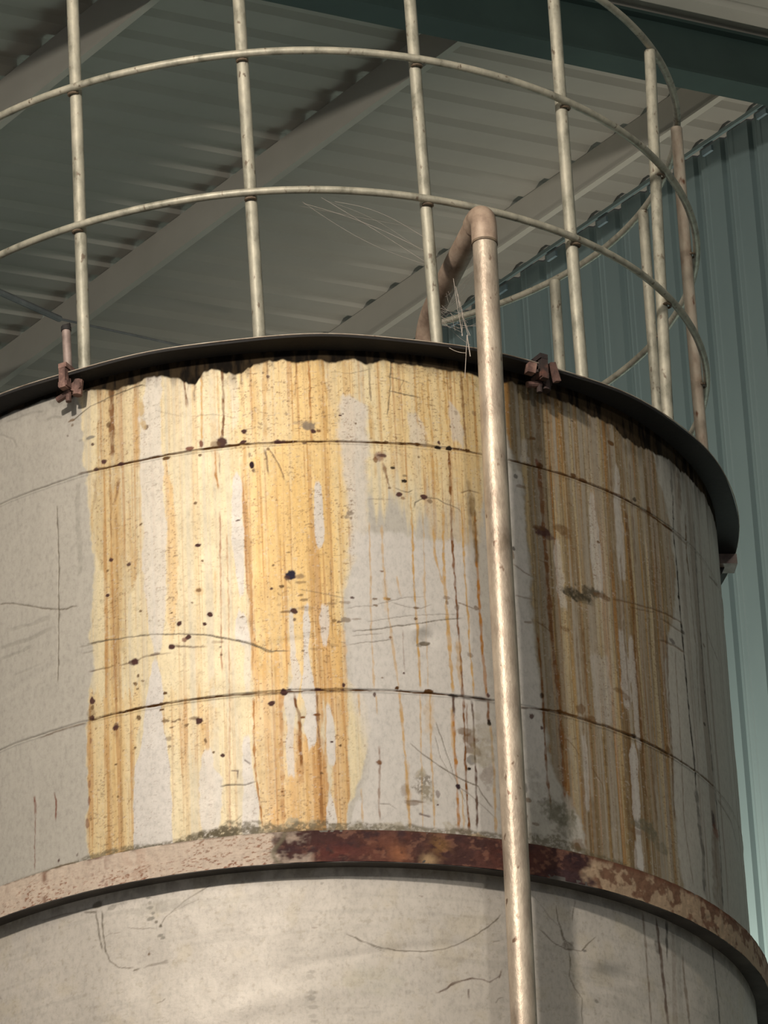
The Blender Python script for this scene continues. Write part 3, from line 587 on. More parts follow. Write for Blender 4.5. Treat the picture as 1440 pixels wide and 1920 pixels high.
BLOBS = [[-0.4233,4.9719,0.0067,0.0067,"plumdk",0.9],[-0.3834,4.9567,0.0079,0.0054,"plumdk",0.9],[-0.4432,4.9586,0.0068,0.0054,"plumdk",0.8],[-0.4502,5.0228,0.0041,0.0034,"plumdk",0.8],[-0.4552,5.0402,0.0109,0.0047,"shadedk",0.8],[-0.4795,5.0404,0.0069,0.0027,"shadedk",0.4],[-0.502,5.0978,0.0084,0.004,"umber",0.7],[-0.5008,5.0841,0.0042,0.004,"umber",0.6],[-0.4113,5.0605,0.0067,0.0067,"seamdk",0.7],[-0.4601,5.1608,0.0041,0.0027,"plumdk",0.8],[-0.4194,5.1228,0.004,0.0027,"umber",0.5],[-0.5123,5.0607,0.0028,0.0027,"plumdk",0.5],[-0.3213,5.0353,0.0052,0.0067,"umber",0.7],[-0.2775,4.9485,0.0102,0.0047,"umber",0.9],[-0.2239,4.9642,0.0101,0.0067,"redbr",0.85],[-0.1974,4.9707,0.0056,0.0094,"redbr",0.85],[-0.1525,4.9685,0.0112,0.0108,"plumdk",0.9],[-0.1644,4.9648,0.0149,0.0094,"umber",0.5],[-0.2005,4.9435,0.0038,0.0034,"umber",0.8],[-0.1026,4.9894,0.0068,0.0061,"plumdk",0.95],[-0.1045,4.9632,0.0074,0.004,"plumdk",0.95],[-0.0876,4.9051,0.0055,0.0094,"plumbk",0.95],[-0.0845,4.8917,0.0049,0.0054,"plumdk",0.7],[-0.0915,4.9304,0.0025,0.0067,"plumdk",0.5],[-0.0291,4.9586,0.0098,0.0047,"plumdk",0.95],[-0.0163,4.9592,0.0049,0.004,"plumdk",0.7],[0.0347,4.9955,0.0147,0.0121,"greydk",0.85],[0.0199,5.0039,0.0123,0.0054,"greydk",0.4],[0.0493,4.9807,0.0061,0.0054,"plumdk",0.95],[0.0609,4.9819,0.0049,0.004,"rust",0.8],[0.0286,4.9522,0.0061,0.0034,"plumdk",0.8],[0.0983,4.9555,0.0049,0.0034,"plumdk",0.7],[0.1078,5.0204,0.0037,0.002,"plumdk",0.9],[0.1149,5.0245,0.0025,0.002,"plumdk",0.8],[0.1421,5.0014,0.0031,0.0027,"umber",0.8],[-0.0461,5.1214,0.0037,0.004,"plumdk",0.7],[-0.0563,5.1315,0.0025,0.0027,"plumdk",0.6],[-0.0505,4.9415,0.0037,0.004,"umber",0.7],[0.2795,4.9597,0.0077,0.004,"seamdk",0.95],[0.3246,4.9572,0.0078,0.0054,"black",0.9],[0.3277,4.9695,0.0039,0.0054,"plumdk",0.9],[0.3495,4.9593,0.0065,0.0061,"black",0.9],[0.3935,4.9596,0.0066,0.0054,"seamdk",0.9],[0.2411,5.0421,0.0038,0.002,"umber",0.8],[0.2076,4.9586,0.0063,0.0034,"seamdk",0.8],[0.1918,4.922,0.0112,0.0121,"redbr",0.55],[0.1966,4.925,0.01,0.0054,"plumdk",0.8],[0.182,4.9136,0.005,0.0067,"rust",0.7],[0.2191,4.8963,0.0057,0.0034,"black",0.85],[0.2427,4.8654,0.0057,0.004,"black",0.9],[0.2445,4.8787,0.0051,0.0027,"black",0.5],[0.2316,4.8305,0.0069,0.0067,"plumdk",0.9],[0.2384,4.8232,0.0063,0.004,"rust",0.6],[0.2867,4.8304,0.0077,0.0061,"plumdk",0.9],[0.2995,4.8214,0.0064,0.0054,"umber",0.6],[0.2098,4.8459,0.0038,0.0027,"umber",0.7],[0.2792,4.928,0.0026,0.0027,"umber",0.7],[0.356,5.0134,0.0026,0.0027,"umber",0.6],[0.3717,5.0491,0.004,0.0054,"umber",0.3],[0.4142,5.0564,0.0054,0.0054,"plumdk",0.4],[-0.4093,4.7276,0.0067,0.0054,"plumdk",0.9],[-0.4188,4.704,0.004,0.004,"umber",0.7],[-0.369,4.7079,0.0053,0.0054,"plumdk",0.85],[-0.4198,4.6449,0.0054,0.004,"plumdk",0.9],[-0.3385,4.7984,0.0039,0.0027,"umber",0.8],[-0.3427,4.5892,0.0039,0.0027,"umber",0.8],[-0.2141,4.8277,0.005,0.004,"umber",0.8],[-0.2107,4.7235,0.0075,0.0054,"plumdk",0.95],[-0.2011,4.6847,0.0031,0.0027,"umber",0.8],[-0.2111,4.6157,0.0063,0.0054,"plumdk",0.95],[-0.2111,4.6157,0.0125,0.0135,"ochre",0.35],[-0.227,4.5887,0.0031,0.0027,"umber",0.7],[-0.188,4.5551,0.0062,0.0061,"plumdk",0.95],[-0.2554,4.5436,0.0057,0.0067,"plumdk",0.95],[-0.2002,4.5339,0.0056,0.0047,"plumdk",0.9],[-0.2726,4.572,0.0038,0.0027,"umber",0.8],[-0.2373,4.5077,0.0076,0.0061,"plumdk",0.9],[-0.2457,4.5027,0.0063,0.0054,"redbr",0.7],[-0.2744,4.4924,0.0076,0.0061,"plumdk",0.95],[-0.3574,4.4728,0.0092,0.0081,"plumdk",0.95],[-0.3673,4.4711,0.0066,0.0054,"plumdk",0.7],[-0.3132,4.4804,0.0129,0.0034,"plumdk",0.5],[-0.3519,4.4376,0.0033,0.004,"umber",0.8],[-0.3572,4.4185,0.0039,0.004,"umber",0.7],[-0.3538,4.4065,0.0033,0.0027,"umber",0.7],[-0.3412,4.4228,0.0039,0.0027,"umber",0.6],[-0.3609,4.4218,0.0039,0.0027,"umber",0.7],[-0.2912,4.3845,0.0051,0.004,"umber",0.9],[-0.3013,4.3613,0.0051,0.004,"umber",0.8],[-0.3016,4.3476,0.0064,0.004,"umber",0.9],[-0.1681,4.4753,0.0037,0.0027,"plumdk",0.6],[-0.1663,4.4562,0.0031,0.0027,"umber",0.7],[-0.4614,4.4033,0.0069,0.0081,"plumdk",0.9],[-0.4617,4.3882,0.0041,0.0081,"umber",0.7],[-0.4633,4.3648,0.0069,0.0067,"plumdk",0.9],[-0.4658,4.3742,0.011,0.0162,"umber",0.4],[-0.405,4.3273,0.0093,0.0094,"plumdk",0.95],[-0.4053,4.3124,0.0067,0.0108,"rust",0.3],[-0.3527,4.3387,0.0052,0.0054,"umber",0.8],[-0.3614,4.2707,0.0039,0.0034,"umber",0.8],[-0.4668,4.3118,0.0041,0.0094,"redbr",0.5],[-0.471,4.2109,0.0041,0.0108,"redbr",0.5],[-0.4729,4.1743,0.0034,0.0108,"redbr",0.6],[-0.4777,4.12,0.0041,0.0121,"redbr",0.6],[-0.4079,4.2408,0.004,0.0027,"umber",0.8],[-0.4042,4.166,0.0027,0.0027,"umber",0.7],[-0.5507,4.0539,0.0036,0.0034,"plumdk",0.8],[-0.5036,4.0553,0.0035,0.004,"plumdk",0.5],[-0.2188,4.3081,0.0075,0.0067,"plumdk",0.95],[-0.2279,4.3168,0.0113,0.004,"umber",0.6],[-0.2926,4.3198,0.0103,0.004,"umber",0.7],[-0.2737,4.3153,0.0064,0.0027,"umber",0.7],[-0.263,4.3186,0.0064,0.0027,"umber",0.7],[-0.2787,4.3025,0.0051,0.0027,"umber",0.7],[-0.2457,4.3021,0.0051,0.004,"umber",0.6],[-0.206,4.2616,0.0038,0.0067,"umber",0.7],[-0.1895,4.231,0.0031,0.0027,"umber",0.8],[-0.1691,4.2224,0.005,0.0047,"plumdk",0.9],[-0.2864,4.2777,0.0064,0.0054,"umber",0.5],[-0.2845,4.2588,0.0038,0.004,"umber",0.6],[-0.0626,4.3323,0.0074,0.0061,"plumdk",0.95],[-0.066,4.3325,0.0037,0.004,"plumdk",0.8],[-0.0348,4.3566,0.0074,0.0081,"plumdk",0.95],[-0.0245,4.361,0.0049,0.004,"plumdk",0.7],[0.0375,4.3598,0.0086,0.004,"plumdk",0.9],[0.091,4.3692,0.0037,0.0054,"plumdk",0.9],[0.0894,4.3579,0.0049,0.004,"plumdk",0.95],[0.0026,4.2963,0.0049,0.0034,"rust",0.95],[0.032,4.3015,0.0074,0.003,"rust",0.95],[0.0612,4.2377,0.0037,0.0027,"plumdk",0.9],[0.0788,4.2289,0.0037,0.0027,"umber",0.9],[-0.0467,4.1278,0.0031,0.0027,"rust",0.8],[0.0373,4.1656,0.0037,0.0027,"umber",0.7],[-0.0121,4.6332,0.0098,0.0121,"blueblk",0.95],[-0.0203,4.626,0.0074,0.0067,"plumdk",0.7],[0.0049,4.6299,0.0147,0.0067,"plumdk",0.5],[0.0044,4.6146,0.0123,0.004,"umber",0.5],[-0.0323,4.6062,0.0061,0.004,"umber",0.8],[-0.0542,4.6025,0.0043,0.0027,"plumdk",0.85],[-0.0081,4.5464,0.0086,0.0067,"plumdk",0.9],[-0.0263,4.5461,0.0123,0.0027,"umber",0.6],[0.0194,4.5529,0.0172,0.0054,"umber",0.35],[0.0144,4.5722,0.0098,0.0034,"umber",0.6],[0.0079,4.5839,0.0061,0.0027,"umber",0.6],[-0.049,4.6584,0.0037,0.0024,"umber",0.7],[-0.0149,4.6872,0.0049,0.002,"umber",0.7],[-0.0077,4.5261,0.0037,0.004,"plumdk",0.7],[0.008,4.4522,0.0037,0.0027,"umber",0.7],[0.033,4.4552,0.0098,0.004,"umber",0.35],[0.073,4.4633,0.0098,0.004,"umber",0.3],[0.1195,4.7807,0.0087,0.0067,"greydk",0.7],[0.1133,4.7702,0.0062,0.004,"greydk",0.6],[0.1225,4.7691,0.0037,0.004,"umber",0.6],[-0.1216,4.7729,0.0062,0.0022,"plumdk",0.8],[-0.1179,4.5405,0.0062,0.002,"umber",0.7],[-0.087,4.8072,0.0074,0.004,"umber",0.3],[0.1015,4.524,0.0123,0.0054,"greydk",0.75],[0.0876,4.5189,0.0062,0.0047,"plumdk",0.7],[0.0774,4.5214,0.0049,0.0034,"umber",0.6],[0.1244,4.5256,0.0124,0.0027,"greydk",0.6],[0.1172,4.5763,0.0049,0.0027,"plumdk",0.8],[0.0996,4.5646,0.0123,0.004,"umber",0.4],[0.071,4.5621,0.0148,0.0034,"umber",0.4],[0.1672,4.5599,0.005,0.0027,"umber",0.7],[0.1678,4.5752,0.0062,0.0034,"umber",0.7],[0.1922,4.5764,0.0075,0.004,"ochre",0.8],[0.1957,4.5765,0.005,0.004,"umber",0.6],[0.2559,4.5591,0.0063,0.004,"umber",0.7],[0.2535,4.5334,0.0038,0.004,"umber",0.8],[0.1964,4.4852,0.0038,0.0034,"rust",0.7],[0.1561,4.349,0.0031,0.0054,"plumdk",0.8],[0.2062,4.3662,0.005,0.004,"seamdk",0.9],[0.2737,4.3623,0.0102,0.0054,"seamdk",0.9],[0.327,4.3576,0.013,0.0047,"black",0.8],[0.2217,4.4022,0.0031,0.0034,"plumdk",0.9],[0.1749,4.3885,0.0025,0.002,"umber",0.8],[0.1846,4.6424,0.005,0.002,"rust",0.7],[0.2721,4.4767,0.0115,0.0054,"scr",0.8],[0.26,4.4719,0.0076,0.004,"scr",0.5],[0.2731,4.4971,0.028,0.0189,"shade",0.25],[0.256,4.1402,0.0254,0.0297,"grimesp",0.62],[0.247,4.1703,0.0127,0.0108,"grime",0.55],[0.2636,4.1285,0.0203,0.0297,"grime",0.4],[0.2128,4.1289,0.01,0.0216,"umber",0.35],[0.223,4.1014,0.0176,0.0067,"umber",0.5],[0.2833,4.1265,0.0051,0.0094,"plumdk",0.5],[0.282,4.1006,0.0026,0.0027,"plumdk",0.8],[0.1597,4.1917,0.0062,0.0054,"rust",0.8],[0.3517,4.2768,0.0235,0.0094,"umber",0.6],[0.363,4.262,0.0158,0.0189,"umber",0.6],[0.3712,4.2344,0.0158,0.0135,"umber",0.6],[0.3627,4.2123,0.0118,0.0108,"black",0.5],[0.3567,4.1906,0.0039,0.004,"black",0.9],[0.328,4.1467,0.0058,0.0061,"plumbk",0.9],[0.4086,4.3068,0.0053,0.0067,"black",0.9],[0.4097,4.3697,0.0047,0.0067,"plumdk",0.85],[0.3921,4.2795,0.0292,0.0216,"grime",0.35],[0.3895,4.2319,0.0292,0.0297,"grime",0.5],[0.3988,4.1799,0.016,0.027,"umber",0.35],[0.3818,4.3143,0.0106,0.0108,"grime",0.3],[0.3738,4.4604,0.0066,0.0054,"umber",0.5],[0.3938,4.5754,0.0066,0.0054,"umber",0.6],[0.3489,4.5691,0.0065,0.0067,"umber",0.5],[0.3269,4.5919,0.0078,0.0054,"umber",0.5],[0.3263,4.579,0.0039,0.0054,"umber",0.6],[0.576,4.9611,0.0102,0.0094,"seamdk",0.8],[0.568,4.9684,0.0058,0.0094,"redbr",0.7],[0.6698,4.963,0.0094,0.0047,"seamdk",0.8],[0.7024,4.9581,0.0161,0.0054,"seamdk",0.8],[0.7964,5.0853,0.0105,0.0067,"umber",0.9],[0.6777,5.1027,0.0047,0.0027,"black",0.6],[0.8686,4.968,0.0076,0.0054,"black",0.7],[0.9227,4.9604,0.0102,0.0121,"umber",0.8],[0.9326,4.9534,0.0165,0.0054,"umber",0.6],[0.9548,4.9907,0.0064,0.004,"umber",0.2],[0.5744,4.794,0.0205,0.0148,"plumdk",0.85],[0.5895,4.7859,0.0148,0.0081,"plumdk",0.6],[0.5651,4.8036,0.0116,0.0067,"umber",0.6],[0.6237,4.8158,0.0212,0.0108,"umber",0.6],[0.6376,4.8038,0.0183,0.0081,"umber",0.45],[0.7324,4.8157,0.005,0.0027,"umber",0.8],[0.5634,5.026,0.0087,0.004,"umber",0.7],[0.5144,4.9795,0.0028,0.0027,"umber",0.6],[0.6536,4.6614,0.0402,0.0162,"grimedk",0.92],[0.6987,4.6845,0.0385,0.0121,"grimedk",0.75],[0.7338,4.6818,0.0264,0.0067,"umber",0.6],[0.6241,4.664,0.0181,0.0081,"grimedk",0.6],[0.6764,4.6599,0.0315,0.0108,"grimedk",0.6],[0.6169,4.569,0.012,0.0067,"umber",0.5],[0.5105,4.9188,0.0056,0.0054,"black",0.6],[0.5227,4.8964,0.0113,0.004,"umber",0.5],[0.4924,4.7376,0.0056,0.0054,"black",0.7],[0.4887,4.7212,0.0056,0.0108,"umber",0.6],[0.5426,4.3935,0.0057,0.0081,"black",0.7],[0.5133,4.3372,0.007,0.0067,"plumdk",0.8],[0.5373,4.3155,0.0036,0.004,"plumdk",0.8],[0.5863,4.3663,0.0088,0.0054,"seamdk",0.9],[0.644,4.3863,0.0138,0.0121,"umber",0.6],[0.6676,4.3644,0.0187,0.0094,"umber",0.6],[0.5859,4.2831,0.0074,0.0121,"umber",0.85],[0.8038,4.3645,0.0088,0.0054,"black",0.7],[0.7636,4.4625,0.0153,0.0067,"umber",0.5],[0.7882,4.4533,0.0157,0.0081,"umber",0.45],[0.9267,4.371,0.0123,0.0108,"umber",0.7],[0.9085,4.3571,0.018,0.0054,"umber",0.6],[0.5443,4.1423,0.0316,0.0162,"grimegr",0.6],[0.5674,4.1222,0.0378,0.0243,"grimegr",0.7],[0.5887,4.0933,0.0384,0.0297,"grimegr",0.55],[0.5085,4.2037,0.0197,0.0108,"shade",0.35],[0.522,4.169,0.0255,0.0189,"shade",0.4],[0.4995,4.0663,0.0224,0.0135,"shade",0.35],[0.6142,4.058,0.018,0.0135,"umber",0.5],[0.4864,4.1651,0.0042,0.0121,"black",0.5],[0.4911,4.1387,0.0083,0.0054,"umber",0.6],[0.4822,4.1002,0.0069,0.004,"umber",0.6],[0.5073,4.0861,0.0084,0.004,"umber",0.5],[0.8161,4.1556,0.0322,0.0135,"grimegr",0.7],[0.8396,4.1399,0.0294,0.0162,"grimegr",0.7],[0.8708,4.1193,0.0267,0.0162,"grimegr",0.55],[0.7843,4.1502,0.0173,0.0067,"grimegr",0.5],[0.7912,4.1334,0.0244,0.0067,"umber",0.4],[1.124,4.2702,0.0142,0.0216,"plumbk",0.7],[1.1321,4.2476,0.0173,0.0189,"redbr",0.6],[1.155,4.7167,0.0091,0.004,"umber",0.6],[0.9838,4.6564,0.0111,0.0054,"plumbk",0.6],[1.0342,4.7,0.0096,0.0054,"black",0.6],[1.029,4.7847,0.0059,0.0054,"black",0.7],[1.1161,4.504,0.0056,0.004,"black",0.7],[-0.3317,5.0775,0.0078,0.0297,"olive",0.75],[-0.3261,5.043,0.0065,0.0108,"olive",0.6],[-0.3264,5.1499,0.0181,0.0067,"umber",0.15],[-0.4858,5.1736,0.0153,0.0175,"black",0.85],[-0.5025,5.1598,0.014,0.0081,"black",0.6],[-0.5335,5.1559,0.0228,0.0121,"shade",0.8],[0.6026,5.1741,0.0268,0.0162,"black",0.6],[0.6152,5.1437,0.024,0.0189,"umber",0.45],[-0.2522,4.0331,0.038,0.0067,"grimesp",0.8],[-0.1945,4.0421,0.045,0.0108,"grimesp",0.85],[-0.1603,4.0477,0.0323,0.0121,"grimesp",0.75],[-0.1153,4.0443,0.0346,0.0108,"grimesp",0.65],[-0.082,4.0354,0.0246,0.0081,"grime",0.6],[-0.0484,4.0415,0.0197,0.0108,"grime",0.4],[-0.028,4.0524,0.0123,0.0148,"grime",0.75],[-0.0317,4.0393,0.027,0.0067,"seamdk",0.6],[0.0121,4.053,0.0086,0.0108,"grime",0.55],[0.0293,4.0367,0.0368,0.0054,"umber",0.55],[0.065,4.0395,0.0209,0.0094,"grime",0.55],[0.1051,4.0393,0.0173,0.0094,"grime",0.5],[0.11,4.0503,0.0074,0.0108,"grime",0.4],[0.1409,4.0373,0.0173,0.0054,"shade",0.6],[0.184,4.0435,0.03,0.0108,"grime",0.55],[0.2317,4.041,0.0176,0.0067,"grime",0.35],[0.3076,4.0492,0.0129,0.0162,"grime",0.5],[0.3368,4.0436,0.0156,0.0067,"umber",0.5],[0.3664,4.0371,0.0237,0.0054,"ochre",0.5],[0.6138,4.0517,0.012,0.0108,"umber",0.7],[0.7084,4.0306,0.0323,0.0067,"cream",0.3],[-0.3831,4.0356,0.045,0.004,"seamdk",0.5],[-0.5373,4.0394,0.0428,0.0027,"umber",0.7],[-0.3226,4.0374,0.0336,0.004,"grimesp",0.6]]  # dark and grey patches beside the two clamps paint their cast shadows
LOW_STREAKS = [[[[0.7894,3.9445],[0.7918,3.8497],[0.7921,3.6865]],0.0052,"umber",0.6],
 [[[0.833,3.9442],[0.8375,3.8865],[0.8408,3.8507],[0.8456,3.7789],[0.8478,3.7009]],0.0082,"dark",0.8],
 [[[0.8702,3.9474],[0.8648,3.9003],[0.8617,3.8565]],0.0067,"black",0.75],
 [[[0.8922,3.9391],[0.8726,3.7076]],0.0137,"umber",0.3],
 [[[0.9217,3.8863],[0.9226,3.8129],[0.9253,3.7224]],0.0081,"umber",0.6],
 [[[0.916,3.9711],[0.8923,3.713]],0.0161,"shade",0.4],
 [[[1.0587,3.9575],[1.064,3.8945],[1.0669,3.8335],[1.0658,3.7654]],0.0065,"black",0.65],
 [[[0.8301,3.8844],[0.8311,3.8602]],0.0127,"black",0.6],
 [[[-0.4604,3.913],[-0.4535,3.8658],[-0.4454,3.8222]],0.003,"scr",0.7],
 [[[-0.4463,3.9147],[-0.4434,3.8636],[-0.439,3.8268],[-0.4283,3.7971],[-0.4101,3.7791],[-0.3906,3.7752],[-0.3736,3.7744]],0.0024,"scr",0.75],
 [[[-0.4411,3.8511],[-0.4297,3.8583],[-0.3988,3.8579]],0.0014,"scr",0.35],
 [[[-0.3762,3.7677],[-0.3617,3.7698]],0.0053,"scr",0.7],
 [[[-0.3521,3.7704],[-0.3224,3.7735],[-0.2955,3.7738]],0.0052,"scr",0.65],
 [[[-0.4873,3.9204],[-0.4565,3.9145]],0.0049,"scr",0.7],
 [[[-0.594,3.9291],[-0.5524,3.9291],[-0.5121,3.9275]],0.0027,"scr",0.6],
 [[[-0.5121,3.9275],[-0.4601,3.9274]],0.0035,"shade",0.5],
 [[[-0.3147,3.8555],[-0.3026,3.8725],[-0.2788,3.8891],[-0.2436,3.9113],[-0.1974,3.9327]],0.0021,"scr",0.6],
 [[[-0.293,3.8805],[-0.2614,3.89],[-0.2266,3.9029]],0.0015,"scr",0.4],
 [[[-0.3864,3.8638],[-0.3503,3.8558],[-0.3243,3.8511]],0.0019,"scr",0.6],
 [[[-0.3243,3.6853],[-0.3149,3.6873],[-0.3066,3.693]],0.0023,"scr",0.7],
 [[[-0.7144,3.7895],[-0.7098,3.7833]],0.0032,"scr",0.4],
 [[[0.0758,3.8008],[0.0921,3.7936],[0.1082,3.7841],[0.152,3.7704],[0.1964,3.7658],[0.2416,3.7668],[0.2762,3.7738],[0.3117,3.7884],[0.348,3.8097],[0.3792,3.8334],[0.3983,3.8512],[0.4115,3.8685]],0.0022,"scr",0.75],
 [[[0.0921,3.7936],[0.1082,3.7829]],0.0037,"scr",0.6],
 [[[0.1191,3.7794],[0.1572,3.7622]],0.0015,"scr",0.4],
 [[[0.26,3.6758],[0.2775,3.6852],[0.2954,3.6983],[0.3191,3.7085],[0.337,3.7148],[0.3605,3.7136],[0.3758,3.7105],[0.3907,3.7192],[0.4033,3.729]],0.0033,"dark",0.8],
 [[[0.398,3.7213],[0.4052,3.7411]],0.0027,"dark",0.7],
 [[[0.3274,3.6892],[0.3275,3.6692]],0.0045,"dark",0.7],
 [[[0.3876,3.6658],[0.3942,3.6759],[0.4065,3.6797]],0.002,"scr",0.5],
 [[[0.3894,3.8011],[0.4054,3.8054]],0.0021,"scr",0.5],
 [[[0.544,3.906],[0.5471,3.8739],[0.5567,3.8395],[0.5697,3.8142]],0.0032,"scr",0.75],
 [[[0.5944,3.9254],[0.5865,3.8935],[0.5823,3.8745]],0.003,"scr",0.6],
 [[[0.4979,3.845],[0.5289,3.8225],[0.5613,3.8103],[0.6027,3.8145],[0.6256,3.8373],[0.6458,3.8573]],0.0025,"scr",0.7],
 [[[0.5695,3.8118],[0.5732,3.7885],[0.5678,3.7515],[0.5794,3.7238],[0.5945,3.7064],[0.5924,3.643]],0.0029,"scr",0.7],
 [[[0.4898,3.9185],[0.526,3.8762],[0.5575,3.8517]],0.0015,"scr",0.5],
 [[[0.5508,3.8504],[0.5639,3.8083]],0.0023,"scr",0.6],
 [[[0.5562,3.8334],[0.5824,3.8202]],0.0023,"scr",0.6]]
LOW_BLOBS = [[-0.455,3.9298,0.0123,0.0081,"scr",0.75],[-0.3394,3.9233,0.0052,0.0034,"shadedk",0.8],[-0.3372,3.9121,0.0039,0.004,"shadedk",0.6],[-0.3363,3.8999,0.0091,0.004,"shadedk",0.7],[-0.3294,3.8867,0.0039,0.0027,"shadedk",0.7],[-0.3344,3.8744,0.0091,0.0054,"shadedk",0.8],[-0.3228,3.8652,0.0039,0.0034,"scr",0.7],[-0.3135,3.8553,0.0039,0.004,"scr",0.8],[-0.3152,3.8341,0.0077,0.004,"shadedk",0.7],[-0.3083,3.8282,0.0052,0.004,"shadedk",0.7],[-0.3408,3.7969,0.0033,0.0034,"umber",0.8],[-0.4224,3.9167,0.0108,0.0054,"shadedk",0.5],[-0.4037,3.9213,0.0187,0.0034,"shadedk",0.3],[-0.0007,3.7203,0.0086,0.0054,"shadedk",0.35],[-0.0022,3.7097,0.0086,0.0067,"shadedk",0.3],[-0.0012,3.6733,0.0086,0.0054,"shadedk",0.4],[-0.0006,3.6616,0.0086,0.0067,"shadedk",0.45],[-0.0001,3.6429,0.011,0.0047,"shadedk",0.4],[0.0003,3.623,0.0098,0.0054,"shadedk",0.3],[0.0009,3.6114,0.0098,0.004,"shadedk",0.3],[0.0104,3.8167,0.0061,0.0027,"umber",0.4],[0.0282,3.915,0.0037,0.004,"shadedk",0.5],[0.5727,3.8184,0.0146,0.0108,"scr",0.45],[0.6098,3.816,0.006,0.004,"black",0.6],[0.6324,3.7078,0.0061,0.0054,"shadedk",0.7],[0.1979,3.6751,0.005,0.0067,"shade",0.6],[0.2361,3.8904,0.0063,0.0027,"umber",0.4],[-0.3138,3.8984,0.0774,0.0135,"shade",0.4],[0.0425,3.792,0.0614,0.0405,"shade",0.1],[0.1268,3.6969,0.0618,0.0405,"olivew",0.15],[-0.1759,3.8906,0.1122,0.0108,"shade",0.25]]
GRIME_SHADE = [[-0.7042,0.01],[-0.5499,0.012],[-0.508,0.03],[-0.4801,0.02],[-0.413,0.03],[-0.3675,0.035],[-0.323,0.03],[-0.2855,0.028],[-0.2549,0.04],[-0.2307,0.052],[-0.2065,0.052],[-0.1881,0.035],[-0.1701,0.032],[-0.1468,0.045],[-0.1231,0.05],[-0.1056,0.056],[-0.0912,0.045],[-0.0756,0.03],[-0.0229,0.028],[0.0706,0.026],[0.1886,0.026],[0.31,0.026],[0.4373,0.03],[0.573,0.035],[0.7245,0.05],[0.9067,0.06],[1.0457,0.05],[1.3154,0.04]]
POSTS = [[-0.4758,-0.4964],[-0.0611,-0.0881],[0.3429,0.3166],[0.7344,0.7259],[1.0742,1.1543]]

PAL = dict(
    base=(172, 167, 157), cream=(212, 196, 156), yellow=(210, 178, 116), pale=(216, 200, 158), gold=(202, 162, 88),
    orange=(196, 150, 76), amber=(158, 106, 42), ochre=(180, 142, 80), olive=(172, 146, 98), tan=(204, 176, 124),
    rust=(110, 70, 34), dark=(74, 46, 30), clean=(192, 187, 181), brown=(120, 101, 68), brown2=(98, 76, 44),
    umber=(96, 70, 42), black=(40, 33, 28), plum=(150, 98, 60), plumdk=(76, 52, 48), plumbk=(52, 40, 44), redbr=(112, 66, 50),
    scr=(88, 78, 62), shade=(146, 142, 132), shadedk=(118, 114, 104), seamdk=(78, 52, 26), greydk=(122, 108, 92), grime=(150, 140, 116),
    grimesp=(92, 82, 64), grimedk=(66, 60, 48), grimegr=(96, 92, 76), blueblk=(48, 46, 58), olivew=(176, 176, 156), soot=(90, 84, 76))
PAL = {k: lin(v) for k, v in PAL.items()}

_rng = {}


def lattice(u, v, fu, fv, seed):
    """smooth value noise on a (v,u) grid"""
    rng = np.random.default_rng(seed)
    G = _rng.setdefault(seed, rng.random((257, 257)).astype(np.float32))
    a = (u * fu + 50.37) % 256
    b = (v * fv + 31.71) % 256
    i, j = a.astype(int), b.astype(int)
    x, y = a - i, b - j
    x = x * x * (3 - 2 * x)
    y = y * y * (3 - 2 * y)
    i1, j1 = i + 1, j + 1
    if u.ndim == 1 and v.ndim == 1:
        i, i1, x = i[None, :], i1[None, :], x[None, :]
        j, j1, y = j[:, None], j1[:, None], y[:, None]
    return (G[j, i] * (1 - x) + G[j, i1] * x) * (1 - y) + (G[j1, i] * (1 - x) + G[j1, i1] * x) * y


def fbm(u, v, fu, fv, seed, octs=4):
    s, a, t = 0, 1, 0
    for k in range(octs):
        s = s + a * lattice(u, v, fu * 2 ** k, fv * 2 ** k, seed + 17 * k)
        t += a
        a *= .55
    return s / t


def sm(x): 
    x = np.clip(x, 0, 1)
    return x * x * (3 - 2 * x)


